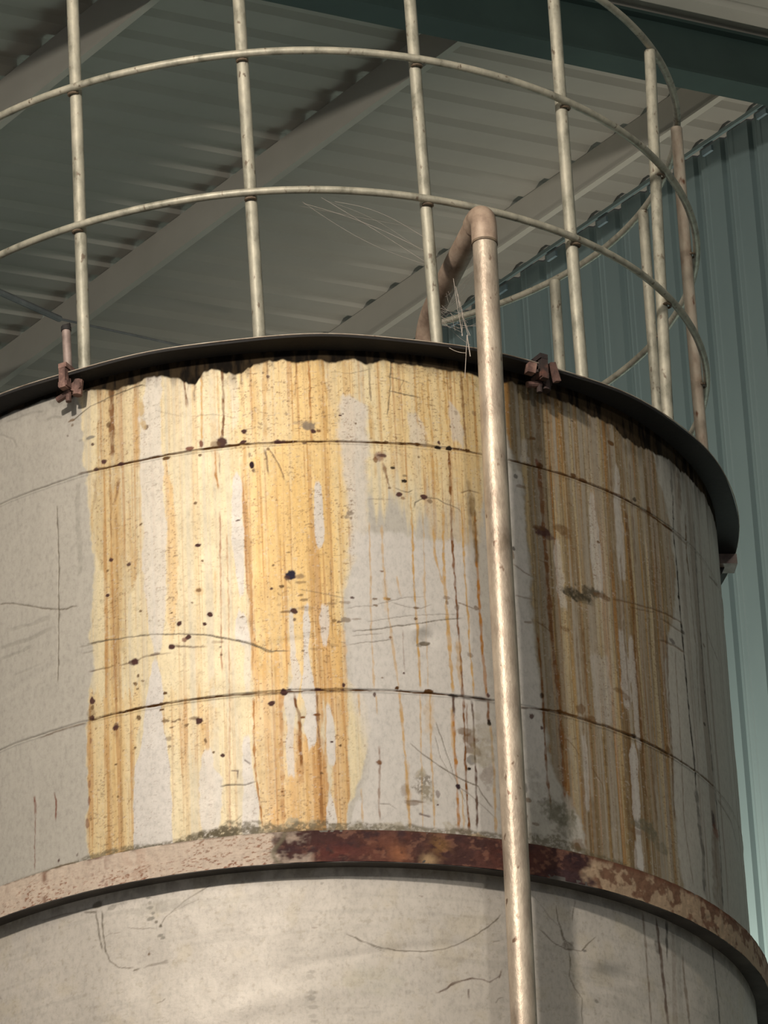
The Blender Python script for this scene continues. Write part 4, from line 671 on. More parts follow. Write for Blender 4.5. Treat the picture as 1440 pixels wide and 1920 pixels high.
class Sheet:
    """a rolled steel sheet: rows of height v, columns of angle u, colour and relief per point"""
    def __init__(self, u, v, base):
        self.u, self.v = np.asarray(u, float), np.asarray(v, float)
        self.c = np.empty((len(v), len(u), 3), np.float32)
        self.c[:] = base
        self.h = np.zeros((len(v), len(u)), np.float32)
        # hand-drawn wobble of every mark
        self.wu = (fbm(self.u, self.v, 60, 60, 5, 3) - .5) * .0050
        self.wv = (fbm(self.u, self.v, 60, 60, 6, 3) - .5) * .0050

    def mix(self, mask, col, sl=np.s_[:, :]):
        m = np.asarray(mask, np.float32)[..., None]
        self.c[sl] = self.c[sl] * (1 - m) + np.asarray(col, np.float32) * m

    def win(self, u0, u1, v0, v1):
        a, b = np.searchsorted(self.u, (u0, u1))
        c, d = np.searchsorted(self.v, (v0, v1))
        return np.s_[max(0, c - 1):d + 1, max(0, a - 1):b + 1]

    def band(self, rows, col, op, soft, rough, seed, streaky=.5):
        rows = sorted(rows)
        vs = [r[0] for r in rows]
        L = np.interp(self.v, vs, [r[1] for r in rows])[:, None]
        R = np.interp(self.v, vs, [r[2] for r in rows])[:, None]
        n1 = (fbm(self.u, self.v, 0.5, 38, seed, 4) - .5) * 3.2 * rough
        n2 = (fbm(self.u, self.v, 0.5, 38, seed + 3, 4) - .5) * 3.2 * rough
        U = self.u[None, :]
        m = sm((U - L + n1) / soft + .5) * sm((R - U + n2) / soft + .5)
        V = self.v[:, None] + (fbm(self.u, self.v, 80, 1.5, seed + 5, 3) - .5) * (.20 if streaky else .03)
        m = m * sm((V - vs[0]) / (.06 if streaky else .012) + .5) * sm((vs[-1] - V) / .012 + .6)
        if streaky:
            st = fbm(self.u, self.v, 110, 1.6, seed + 9, 4)
            m = m * (1 - streaky + streaky * sm((st - .28) / .34))
        self.mix(m * op, PAL[col])

    def line(self, pts, w, col, op, seed, rag=.5, fade=True, relief=0):
        P = np.array(pts, float)
        pad = w * 2 + .012
        sl = self.win(P[:, 0].min() - pad, P[:, 0].max() + pad, P[:, 1].min() - pad, P[:, 1].max() + pad)
        u = self.u[sl[1]][None, :] + self.wu[sl] * .8
        v = self.v[sl[0]][:, None] + self.wv[sl] * .8
        best = np.full(u.shape, 9.)
        tt = np.zeros(u.shape)
        L = np.concatenate([[0], np.cumsum(np.hypot(*np.diff(P, axis=0).T))])
        for k in range(len(P) - 1):
            d = P[k + 1] - P[k]
            q = np.clip(((u - P[k, 0]) * d[0] + (v - P[k, 1]) * d[1]) / max(1e-12, d @ d), 0, 1)
            dd = np.hypot(u - P[k, 0] - q * d[0], v - P[k, 1] - q * d[1])
            mm = dd < best
            best = np.where(mm, dd, best)
            tt = np.where(mm, L[k] + q * (L[k + 1] - L[k]), tt)
        n = fbm(self.u[sl[1]], self.v[sl[0]], 45, 45, seed, 3)
        ww = w * .5 * (1 + rag * (n - .5) * 2.6)
        m = sm((ww - best) / (.0009 + .35 * w) + .6)
        if fade:
            e = min(.02, L[-1] * .3)
            m = m * sm((tt + .004) / e + .25) * sm((L[-1] - tt) / e + .25)
        m = m * (1 - rag * .45 + rag * .45 * sm((lattice(self.u[sl[1]], self.v[sl[0]], 30, 90, seed + 7) - .25) * 3))
        self.mix(m * op, PAL[col], sl)
        if relief: self.h[sl] += m * relief

    def blob(self, u0, v0, ru, rv, col, op, seed, relief=0):
        sl = self.win(u0 - ru * 2.4, u0 + ru * 2.4, v0 - rv * 2.4, v0 + rv * 2.4)
        uu, vv = self.u[sl[1]], self.v[sl[0]]
        u = (uu[None, :] - u0) / ru
        v = (vv[:, None] - v0) / rv
        big = max(ru, rv) > .011
        n = fbm(uu, vv, .75 / ru if not big else 70, .75 / rv if not big else 70, seed, 4)
        d = np.hypot(u, v) + (n - .5) * (1.2 if not big else 1.5)
        m = sm((1.0 - d) / (.45 if not big else .5) + .35)
        if col == 'grimesp': m = m * sm((fbm(uu, vv, 210, 210, seed + 1, 3) - .33) * 6)
        if col in ('grime', 'grimegr', 'grimedk', 'shade'): m = m * (.55 + .45 * sm((fbm(uu, vv, 120, 120, seed + 2, 3) - .3) * 4))
        self.mix(m * op, PAL[col], sl)
        if relief: self.h[sl] += m * relief

    def build(self, name, mat, parent, radius, wrap=True):
        u, v = self.u, self.v
        nu, nv = len(u), len(v)
        uu, vv = np.meshgrid(u, v)
        r = radius + self.h if np.isscalar(radius) else radius[:, None] + self.h
        co = np.stack([r * np.sin(uu) * S, -r * np.cos(uu) * S, vv * S + Z0], -1).reshape(-1, 3).astype(np.float32)
        i = np.arange(nv - 1)[:, None] * nu
        j = np.arange(nu - 1)[None, :]
        a = (i + j)
        q = np.stack([a, a + 1, a + nu + 1, a + nu], -1).reshape(-1, 4)
        if wrap:
            b = (i + nu - 1)
            q = np.concatenate([q, np.stack([b, i, i + nu, b + nu], -1).reshape(-1, 4)])
        me = bpy.data.meshes.new(name)
        me.vertices.add(len(co))
        me.vertices.foreach_set('co', co.ravel())
        me.loops.add(q.size)
        me.loops.foreach_set('vertex_index', q.ravel().astype(np.int32))
        me.polygons.add(len(q))
        me.polygons.foreach_set('loop_start', (np.arange(len(q)) * 4).astype(np.int32))
        try: me.polygons.foreach_set('loop_total', np.full(len(q), 4, np.int32))
        except Exception: pass
        me.update(calc_edges=True)
        me.validate()
        me.shade_smooth()
        at = me.color_attributes.new('stain', 'FLOAT_COLOR', 'POINT')
        rgba = np.ones((nv * nu, 4), np.float32)
        rgba[:, :3] = self.c.reshape(-1, 3)
        at.data.foreach_set('color', rgba.ravel())
        return link(name, me, mat, parent)


# ------------------------------------------------------------------ setting: floor, roof, wall
RS, RZ = .17, 8.5                          # roof rises towards the wall


def roof_z(w): return RZ + RS * w


fb = MB()
fb.box((0, 0, -1.333 - .05), (16, 0, 0), (0, 16, 0), (0, 0, .05))
tag(fb.build('floor', M['floor'], smooth=False), kind='structure')

WALL = 4.0805
PITCH = .149


def ribbed(n0, n1, pitch, prof):
    out = []
    for k in range(n0, n1):
        for a, h in prof: out.append((pitch * (k + a), h))
    return out


# roof sheet: pans with raised ribs (h is up, away from the hall)
rp = ribbed(-55, 84, PITCH, [(.0, 0), (.46, 0), (.60, .020), (.86, .020)])
mb = MB()
w0, w1 = -9.0, WALL + .12
for t, h in rp:
    for w in (w0, w1):
        for k in (0, .006): mb.v.append(Vector(T(t, w, roof_z(w) + h + k)))
for i in range(len(rp) - 1):
    a, b = 4 * i, 4 * i + 4
    mb.f += [[a, b, b + 2, a + 2], [a + 1, a + 3, b + 3, b + 1]]
tag(mb.build('ceiling', M['roof'], smooth=False), kind='structure')

# wall sheet: broad panels, a dark return, a narrow rib with a groove
wp = ribbed(-50, 80, PITCH, [(.0, 0), (.50, 0), (.53, .004), (.56, 0), (.66, .0), (.70, .003), (.74, 0), (.76, -.020), (.97, -.020)])
mb = MB()
for t, h in wp:
    tt = t + .035
    for z in (-1.333, roof_z(WALL) - .004):
        for k in (0, .006): mb.v.append(Vector(T(tt, WALL - h + k, z)))
for i in range(len(wp) - 1):
    a, b = 4 * i, 4 * i + 4
    mb.f += [[a, a + 2, b + 2, b], [a + 1, b + 1, b + 3, a + 3]]
tag(mb.build('wall_right', M['wall'], smooth=False), kind='structure')

# pale tabs added at the wall head to imitate light leaking under the roof
fl = MB()
fl.box(T(3.0, WALL - .030, roof_z(WALL) - .012), [c * 9 for c in (DX, DY, 0)], [c * .006 for c in (QX, QY, 0)], (0, 0, .008))
trim = tag(fl.build('trim_1', M['wall'], smooth=False), kind='structure')
for k, t in enumerate(range(-8, 30)):
    tb = MB()
    tb.box(T(t * 2 * PITCH + .07, WALL - .030, roof_z(WALL) - .050), [c * .026 for c in (DX, DY, 0)], [c * .005 for c in (QX, QY, 0)], (0, 0, .011))
    o = tb.build('light_leak_tab', M['leak'], smooth=False)
    o.parent = trim

# purlins: Z sections hung under the sheet
PUR = [(1.3015, .165), (2.4977, .135), (3.6708, .136)]
PLAB = ['grey steel roof purlin across the top left corner of the picture',
        'grey steel roof purlin running diagonally behind the middle of the guard rail',
        'grey steel roof purlin beside the green wall, nearest the wall']


def frame_box(mbx, t0, t1, wa, wb, zl, zh):
    mbx.box(T((t0 + t1) / 2, (wa + wb) / 2, (zl + zh) / 2), [c * (t1 - t0) / 2 for c in (DX, DY, 0)], [c * (wb - wa) / 2 for c in (QX, QY, 0)], (0, 0, (zh - zl) / 2))


for (w, h), lab in zip(PUR, PLAB):
    root = empty('roof_purlin', T(0, w, roof_z(w)))
    tag(root, lab, 'roof beam', 'steel purlins under the roof sheet')
    zt, zb = roof_z(w) - .002, roof_z(w) - h
    a = MB(); frame_box(a, 2.11, 12, w, w + .006, zb, zt); a.build('web', M['purlin'], root, smooth=False)
    a = MB(); frame_box(a, 2.11, 12, w - .0035, w + .022, zb - .005, zb); frame_box(a, 2.11, 12, w - .0035, w, zb, zb + .004)
    a.build('flange', M['purlin'], root, smooth=False)

# green rafter carrying the purlins
SL = Vector((QX, QY, RS)).normalized()
UPV = Vector((DX, DY, 0)).cross(SL) * -1
if UPV.z < 0: UPV = -UPV
root = empty('steel_rafter', T(2.1, 1.0, roof_z(1.0)))
tag(root, 'dark green painted steel rafter crossing the top right of the picture under the roof', 'roof beam')
tb, tf = 2.0527, 2.1590
mid, half = (-8.0 + WALL) / 2, (WALL + 8.0) / 2 * 1.0144
ctr = Vector(T((tb + tf) / 2, mid, roof_z(mid)))
dd = Vector((DX, DY, 0))
a = MB(); a.box(ctr - Vector((0, 0, .104)), SL * half, dd * .022, UPV * .100); a.build('web', M['rafter'], root, smooth=False)
a = MB(); a.box(ctr - Vector((0, 0, .208)), SL * half, dd * .053, UPV * .006); a.build('bottom_flange', M['rafter'], root, smooth=False)
a = MB(); a.box(ctr - Vector((0, 0, .010)), SL * half, dd * .053, UPV * .006); a.build('top_flange', M['rafter'], root, smooth=False)

# thin brace rod under the roof, left
P0, P1, P2 = Vector((-1.0081, 4.5081, 8.5793)), Vector((-.8149, 4.8114, 8.6367)), Vector((-.4100, 5.1944, 8.7310))
root = empty('brace_rod', P0 - (P1 - P0) * 2)
tag(root, 'thin grey brace rod under the roof behind the left clamp', 'rod')
a = MB(); a.tube([P0 - (P1 - P0) * 3, P1], .012, 8); a.build('thick_bar', M['rod'], root)
a = MB(); a.tube([P1, P2, P2 + (P2 - P1) * .6], .0045, 8); a.build('thin_bar', M['rod'], root)

# ------------------------------------------------------------------ the tank
tank = empty('storage_tank', (0, 0, -1.333))
tag(tank, 'tall round grey steel storage tank streaked with orange and brown rust', 'tank')

SEAM1, SEAM2 = 4.9555, 4.3599
ZT, ZB = 5.183, 4.012
u_f = np.concatenate([np.arange(-.80, 1.12, .0017), np.arange(1.12, 1.62, .0042)])
u_c = np.linspace(u_f[-1], -.80 + 2 * math.pi, 76)[1:-1]
cols = np.concatenate([u_f, u_c])
rows = np.unique(np.concatenate([np.arange(ZB - .03, ZT + .001, .0019), [SEAM1, SEAM2]]))
sh = Sheet(cols, rows, PAL['base'])

# faint tonal drift of the clean paint
n = fbm(sh.u, sh.v, 5, 4, 91, 4)
sh.c *= (0.93 + .14 * n)[..., None]
n = fbm(sh.u, sh.v, 55, 2.2, 92, 4)
sh.c *= (0.96 + .08 * n)[..., None]

for k, b in enumerate(BANDS): sh.band(*b, seed=100 + 13 * k, streaky=.45)
# runs in the rust: fine vertical lines wherever the sheet is stained
U, V = sh.u[None, :], sh.v[:, None]
d = np.abs(sh.c[..., 0] - sh.c[..., 2]) / (sh.c[..., 0] + .02)
stained = sm((d - .30) * 4)
run = fbm(sh.u, sh.v, 95, 1.3, 301, 5)
sh.mix(stained * sm((run - .54) * 8) * .40, PAL['ochre'])
run2 = fbm(sh.u, sh.v, 160, 2.2, 302, 4)
sh.mix(stained * sm((run2 - .58) * 9) * .50, PAL['amber'])
pal = fbm(sh.u, sh.v, 85, 1.1, 303, 4)
sh.mix(stained * sm((pal - .58) * 8) * .35, PAL['cream'])
# the far right of the sheet: brown and grey runs, densest past the fill pipe
right = sm((U - .50) / .10)
r1 = fbm(sh.u, sh.v, 75, 1.0, 304, 5)
sh.mix(right * stained * sm((r1 - .50) * 7) * .45, PAL['brown2'])
r2 = fbm(sh.u, sh.v, 120, 1.0, 305, 4)
sh.mix(right * stained * sm((r2 - .60) * 9) * .6, PAL['umber'])
r3 = fbm(sh.u, sh.v, 65, .9, 306, 4)
sh.mix(right * stained * sm((r3 - .56) * 8) * .25, PAL['clean'])
edge = sm((U - 1.0) / .08) * (1 - stained) * (U < 1.6)
r4 = fbm(sh.u, sh.v, 70, .7, 307, 4)
sh.mix(edge * sm((r4 - .52) * 8) * .45, PAL['umber'])
for k, b in enumerate(CLEAN): sh.band(*b, seed=700 + 13 * k, streaky=.0)
for k, b in enumerate(STREAKS): sh.line(b[0], b[1], b[2], min(1, b[3] * 1.15), seed=1200 + 11 * k, rag=.75)
# pitting: short dark dashes and specks over the stained paint
sp = fbm(sh.u, sh.v, 150, 330, 311, 2)
zone = sm((fbm(sh.u, sh.v, 9, 7, 312, 3) - .36) * 5)
sh.mix(stained * zone * sm((sp - .70) * 14) * .50, PAL['umber'])
sp = fbm(sh.u, sh.v, 260, 300, 313, 2)
sh.mix(stained * sm((sp - .75) * 16) * .55, PAL['rust'])
sp = fbm(sh.u, sh.v, 180, 210, 314, 2)
sh.mix(stained * sm((sp - .74) * 14) * .28, PAL['clean'])
for k, b in enumerate(SCRATCHES): sh.line(*b, seed=2100 + 11 * k, rag=.45, relief=-.0007)
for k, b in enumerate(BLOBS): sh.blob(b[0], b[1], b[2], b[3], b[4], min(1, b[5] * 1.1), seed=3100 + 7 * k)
# soot and dirt clinging under the flange, deepened by its painted-in shade, ragged lower edge
gu = [g[0] for g in GRIME_SHADE]
dep = np.interp(sh.u, gu, [g[1] for g in GRIME_SHADE])[None, :] * (.55 + .9 * fbm(sh.u, sh.v * 0 + 1, 26, 1, 401, 4))
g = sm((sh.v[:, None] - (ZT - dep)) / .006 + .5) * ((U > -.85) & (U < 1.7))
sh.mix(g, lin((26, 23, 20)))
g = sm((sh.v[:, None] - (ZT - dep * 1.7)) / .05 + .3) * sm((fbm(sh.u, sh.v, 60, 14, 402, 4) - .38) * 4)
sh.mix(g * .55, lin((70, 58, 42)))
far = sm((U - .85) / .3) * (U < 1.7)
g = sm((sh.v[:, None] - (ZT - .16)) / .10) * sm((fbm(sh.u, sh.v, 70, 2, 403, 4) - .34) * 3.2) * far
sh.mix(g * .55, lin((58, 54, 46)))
# dirt and moss caught above the support ring
du = np.interp(sh.u, [-.80, -.52, -.45, -.38, -.33, -.28, -.22, -.16, -.11, -.06, .0, .03, .06, .12, .2, .3, .42, .5, .56, .62, .7, .9, 1.2, 1.6], [.001, .003, .010, .012, .003, .006, .018, .026, .024, .016, .020, .026, .014, .014, .012, .010, .012, .020, .030, .014, .008, .006, .006, .0])
dn = fbm(sh.u, sh.v * 0 + 2, 34, 1, 430, 4)
m = sm((4.040 + du[None, :] * (.35 + 1.3 * dn) - V) / .007 + .3) * ((U > -.79) & (U < 1.58))
m = m * (.35 + .65 * sm((fbm(sh.u, sh.v, 170, 190, 431, 4) - .36) * 6))
sh.mix(m * .72, lin((92, 84, 64)))
# weld seams: a shallow groove with a raised lip
for zs in (SEAM1, SEAM2):
    dv = sh.v[:, None] - zs + (fbm(sh.u, sh.v * 0 + zs, 30, 1, 410, 3) - .5) * .003
    sh.h -= .0030 * np.exp(-(dv / .0016) ** 2)
    sh.h += .0016 * np.exp(-((dv + .0042) / .0020) ** 2)
    lm = np.exp(-(dv / .0016) ** 2) * sm((-.50 - U) / .05)
    sh.mix(lm * .45, lin((120, 114, 102)))
# buckles in the plate
for (uc, vc, su, sv, hh) in ((.273, 4.487, .022, .016, -.004), (.262, 4.512, .020, .010, .003), (-.02, 4.475, .09, .012, -.0022), (-.60, 5.06, .10, .020, .002),
                             (-.62, 4.50, .12, .012, -.0018), (.55, 4.10, .05, .03, -.004), (.09, 4.62, .10, .012, -.0010), (.46, 4.75, .03, .02, .002), (.40, 4.60, .02, .09, -.0012)):
    sh.h += hh * np.exp(-((U - uc) / su) ** 2 - ((V - vc - .15 * (U - uc)) / sv) ** 2)
sh.h += (fbm(sh.u, sh.v, 7, 6, 420, 3) - .5) * .0035
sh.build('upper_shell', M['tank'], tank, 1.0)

# lower course
rows = np.concatenate([[-1.333, 0, 1.5, 3.0, 3.3], np.arange(3.50, 3.992, .0021)])
ucl = np.concatenate([np.arange(-.80, 1.60, .0022)])
cols2 = np.concatenate([ucl, np.linspace(ucl[-1], -.80 + 2 * math.pi, 76)[1:-1]])
lo = Sheet(cols2, rows, lin((190, 183, 173)))
n = fbm(lo.u, lo.v, 9, 9, 501, 5)
lo.c *= (0.88 + .22 * n)[..., None]
lo.mix(sm((fbm(lo.u, lo.v, 16, 16, 502, 5) - .55) * 6) * .22, lin((178, 164, 132)))
lo.mix(sm((fbm(lo.u, lo.v, 120, 140, 503, 3) - .66) * 9) * .25, lin((140, 128, 104)))
lo.mix(sm((fbm(lo.u, lo.v, 7, 60, 504, 3) - .60) * 6) * .18, lin((140, 136, 128)))
for k, b in enumerate(LOW_STREAKS): lo.line(*b, seed=5100 + 11 * k, rag=.6)
for k, b in enumerate(LOW_BLOBS): lo.blob(*b, seed=5600 + 7 * k)
Ul, Vl = lo.u[None, :], lo.v[:, None]
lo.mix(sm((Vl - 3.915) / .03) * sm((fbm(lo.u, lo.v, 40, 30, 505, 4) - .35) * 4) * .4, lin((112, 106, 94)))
for (uc, vc, su, sv, hh) in ((.64, 3.80, .05, .03, .005), (.70, 3.78, .06, .02, -.004), (.60, 3.70, .05, .02, .002), (-.35, 3.76, .05, .05, -.003), (-.1, 3.66, .2, .03, .003), (.2, 3.77, .2, .012, -.002)):
    lo.h += hh * np.exp(-((Ul - uc) / su) ** 2 - ((Vl - vc - .15 * (Ul - uc)) / sv) ** 2)
lo.h += (fbm(lo.u, lo.v, 8, 7, 520, 3) - .5) * .005 * (Vl < 3.97)
lo.build('lower_shell', M['tank'], tank, 1.0)

# support ring: outer face painted by angle
BZ0, BZ1, BR = 3.9478, 4.0186, 1.039
bu = np.concatenate([np.arange(-.80, 1.62, .0024), np.linspace(1.62, -.80 + 2 * math.pi, 76)[1:-1]])
bv = np.concatenate([np.arange(BZ0, BZ1, .0016), [BZ1]])
bd = Sheet(bu, bv, lin((186, 170, 154)))
U, V = bd.u[None, :], bd.v[:, None]
hv = (V - BZ0) / (BZ1 - BZ0)
n = fbm(bd.u, bd.v, 22, 30, 601, 5)
bd.c *= (.88 + .22 * n)[..., None]
sp = fbm(bd.u, bd.v, 170, 330, 602, 3)
sz = sm((fbm(bd.u, bd.v, 12, 14, 603, 3) - .42) * 5)
bd.mix(sm((sp - .58) * 9) * sz * .7, lin((128, 88, 62)))
bd.mix(sm((sp - .66) * 12) * (1 - hv) * .7, lin((120, 66, 48)))
for uc, su, c0, o in ((-.435, .022, (104, 70, 60), .75), (-.56, .007, (104, 62, 40), .7), (-.35, .03, (150, 112, 88), .3), (-.665, .012, (130, 108, 96), .5)):
    bd.mix(np.exp(-((U - uc) / su) ** 2) * sm((fbm(bd.u, bd.v, 60, 40, 610 + int(uc * -100), 4) - .42) * 6) * o, lin(c0))
j = (fbm(bd.u, bd.v, 20, 34, 620, 4) - .5) * .10
rustz = sm((U + j + .085) / .02) * (1 - sm((U + j - .620) / .02))
rn = fbm(bd.u, bd.v, 24, 34, 621, 5)
bd.mix(rustz, lin((70, 50, 48)))
bd.mix(rustz * sm((rn - .48) * 6) * .7, lin((90, 60, 54)))
bd.mix(rustz * sm((fbm(bd.u, bd.v, 70, 90, 626, 4) - .56) * 8) * .45, lin((134, 96, 78)))
bd.mix(rustz * sm((fbm(bd.u, bd.v, 10, 20, 622, 4) - .56) * 7) * .8, lin((62, 48, 50)))
for uc, vc, su, sv, c0, o in ((.155, .55, .045, .6, (116, 74, 58), .6), (.185, .25, .02, .3, (150, 98, 68), .7), (.27, .60, .020, .35, (140, 104, 64), .6), (.245, .12, .016, .18, (178, 150, 112), .75),
                              (.43, .6, .05, .3, (104, 58, 46), .5), (.40, .3, .05, .2, (108, 68, 58), .4), (.57, .75, .025, .3, (38, 32, 38), .8), (.06, .3, .06, .3, (106, 58, 50), .6)):
    m = np.exp(-((U - uc) / su) ** 2 - ((hv - vc) / sv) ** 2) * sm((fbm(bd.u, bd.v, 55, 60, 630 + int(uc * 100), 4) - .36) * 5)
    bd.mix(m * o, lin(c0))
m = sm((U + .075) / .02) * (1 - sm((U - .0) / .02)) * sm((rn - .45) * 5)
bd.mix(m * .65, lin((172, 158, 142)))
bd.mix(np.exp(-((U + .055 + .012 * np.sin(hv * 5)) / .006) ** 2) * .8, lin((112, 104, 86)))
mot = sm((U + j - .60) / .03)
mm = fbm(bd.u, bd.v, 52, 44, 640, 6)
bd.mix(mot, lin((160, 138, 114)))
cover = 1.05 - sm((U - .62) / .75) * .75
bd.mix(mot * sm((mm - .62 + .26 * cover * (.45 + .75 * hv)) * 7) * .8, lin((96, 64, 50)))
bd.mix(mot * sm((hv - .80) * 6) * .6, lin((92, 56, 44)))
bd.mix(mot * sm((U - 1.2) / .2) * sm((fbm(bd.u, bd.v, 26, 20, 641, 4) - .5) * 6) * .5, lin((128, 84, 66)))
bd.mix(sm((hv - .93) * 12) * sm((fbm(bd.u, bd.v, 60, 1, 642, 3) - .4) * 5) * .7, lin((84, 66, 50)))
bd.h += (rn - .5) * .004 * (rustz + .4 * mot) + (fbm(bd.u, bd.v, 60, 60, 643, 3) - .5) * .002
ring = bd.build('support_ring', M['band'], tank, BR)
a = MB(); a.lathe([(.992, BZ0 + .004), (BR - .001, BZ0 - .0015), (BR - .001, BZ0 + .008), (.992, BZ0 + .012)], n=360)
a.build('ring_underside', M['under'], ring)
a = MB(); a.lathe([(.992, BZ1 - .004), (BR - .001, BZ1 - .004), (BR - .001, BZ1), (.992, BZ1 + .004)], n=360)
a.build('ring_top', M['lid'], ring)

# lid and its overhanging flange
a = MB(); a.lathe([(.0, 5.190), (.99, 5.186), (.99, 5.176), (0, 5.176)], n=180); a.build('lid', M['lid'], tank)
prof = [(.985, ZT), (1.053, ZT), (1.0545, ZT + .003), (1.0545, ZT + .005), (1.053, ZT + .007), (.985, ZT + .007)]
fm = MB()
nn = 720
for i in range(nn):
    an = 2 * math.pi * i / nn
    wob = .0022 * math.sin(an * 7 + 1) + .0016 * math.sin(an * 17 + .4)
    for r, z in prof:
        rr_ = r + (wob * .6 if r > 1 else 0)
        fm.v.append(Vector((rr_ * math.sin(an), -rr_ * math.cos(an), z + (wob if r > 1 else 0))))
m6 = len(prof)
for i in range(nn):
    j2 = (i + 1) % nn
    for k in range(m6):
        l = (k + 1) % m6
        fm.f.append([i * m6 + k, j2 * m6 + k, j2 * m6 + l, i * m6 + l])
flange = fm.build('lid_flange', M['flange'], tank, angle=.5)
em = MB()
em.tube([Vector(((1.0553 + .0010 * math.sin(7 * an + 1)) * math.sin(an), -(1.0553 + .0010 * math.sin(7 * an + 1)) * math.cos(an), ZT + .0064 + .0022 * math.sin(an * 7 + 1) + .0016 * math.sin(an * 17 + .4))) for an in [2 * math.pi * i / nn for i in range(nn)]], .0013, 6, closed=True)
em.build('rim_edge', M['galvrust'], flange)
# bracket with a gusset under the flange on the far right
a = MB()
for an in (1.655,):
    er = Vector((math.sin(an), -math.cos(an), 0)); et = Vector((math.cos(an), math.sin(an), 0))
    a.box(er * 1.034 + Vector((0, 0, ZT - .014)), er * .022, et * .026, Vector((0, 0, .013)))
br = a.build('bracket', M['stub'], tank, smooth=False)
g = MB()
tri = [er * .999 + Vector((0, 0, ZT - .002)), er * 1.040 + Vector((0, 0, ZT - .002)), er * .999 + Vector((0, 0, ZT - .085))]
for s_ in (-.006, .006): g.v += [q + et * s_ for q in tri]
g.f += [[0, 1, 2], [5, 4, 3], [0, 3, 4, 1], [1, 4, 5, 2], [2, 5, 3, 0]]
g.build('gusset', M['flange'], br, smooth=False)


# lid clamps gripping the flange
def clamp(name, an, mat, stub):
    er = Vector((math.sin(an), -math.cos(an), 0)); et = Vector((math.cos(an), math.sin(an), 0)); up = Vector((0, 0, 1))
    c = MB()
    c.box(er * 1.060 + up * (ZT - .014), er * .008, et * .008, up * .024)
    c.box(er * 1.046 + up * (ZT + .018), er * .020, et * .010, up * .006)
    c.box(er * 1.046 + up * (ZT - .028), er * .020, et * .011, up * .006)
    body = c.build(name, mat, tank, smooth=False)
    b = MB(); b.tube([er * 1.040 + up * (ZT - .062), er * 1.040 + up * (ZT - .005)], .0065, 10); b.build('clamp_screw', mat, body)
    b = MB(); b.tube([er * 1.040 + up * (ZT - .048) - et * .030 - er * .003, er * 1.040 + up * (ZT - .040) + et * .004], .0075, 10); b.build('clamp_handle', M['clamp'], body)
    b = MB(); b.tube([er * 1.036 + et * .020 + up * (ZT - .050), er * 1.036 + et * .024 + up * (ZT - .014)], .011, 8); b.tube([er * 1.036 + et * .020 + up * (ZT - .030), er * 1.045 + et * .020 + up * (ZT - .030)], .014, 6)
    b.build('clamp_nut', mat, body)
    if stub:
        b = MB(); b.tube([er * 1.040 + up * (ZT + .006), er * 1.040 - et * .004 + up * (ZT + .118)], .0098, 14); st = b.build('stub_pipe', M['stub'], body)
        b = MB(); b.tube([er * 1.040 - et * .004 + up * (ZT + .118), er * 1.040 - et * .004 + up * (ZT + .128)], .0115, 14); b.tube([er * 1.040 - et * .012 + up * (ZT + .132), er * 1.040 + et * .006 + up * (ZT + .132)], .004, 8)
        b.build('stub_cap', M['flange'], st)
    return body


tag(clamp('lid_clamp', -.486, M['clamp'], True), 'rusty pink clamp with a stub pipe above it')
c2 = tag(clamp('lid_clamp', .560, M['clampdark'], False), 'sooty dark clamp with rust-pink jaws')
er = Vector((math.sin(.585), -math.cos(.585), 0)); et = Vector((math.cos(.585), math.sin(.585), 0))
b = MB(); b.box(er * 1.064 + Vector((0, 0, ZT - .016)), er * .006, et * .007 + Vector((0, 0, .002)), et * -.006 + Vector((0, 0, .022))); b.build('clamp_jaw', M['clamp'], c2, smooth=False)
er = Vector((math.sin(.528), -math.cos(.528), 0)); et = Vector((math.cos(.528), math.sin(.528), 0))
b = MB(); b.box(er * 1.060 + Vector((0, 0, ZT - .020)), er * .008, et * .010, Vector((0, 0, .013)) + et * .003); b.build('clamp_jaw', M['clamp'], c2, smooth=False)

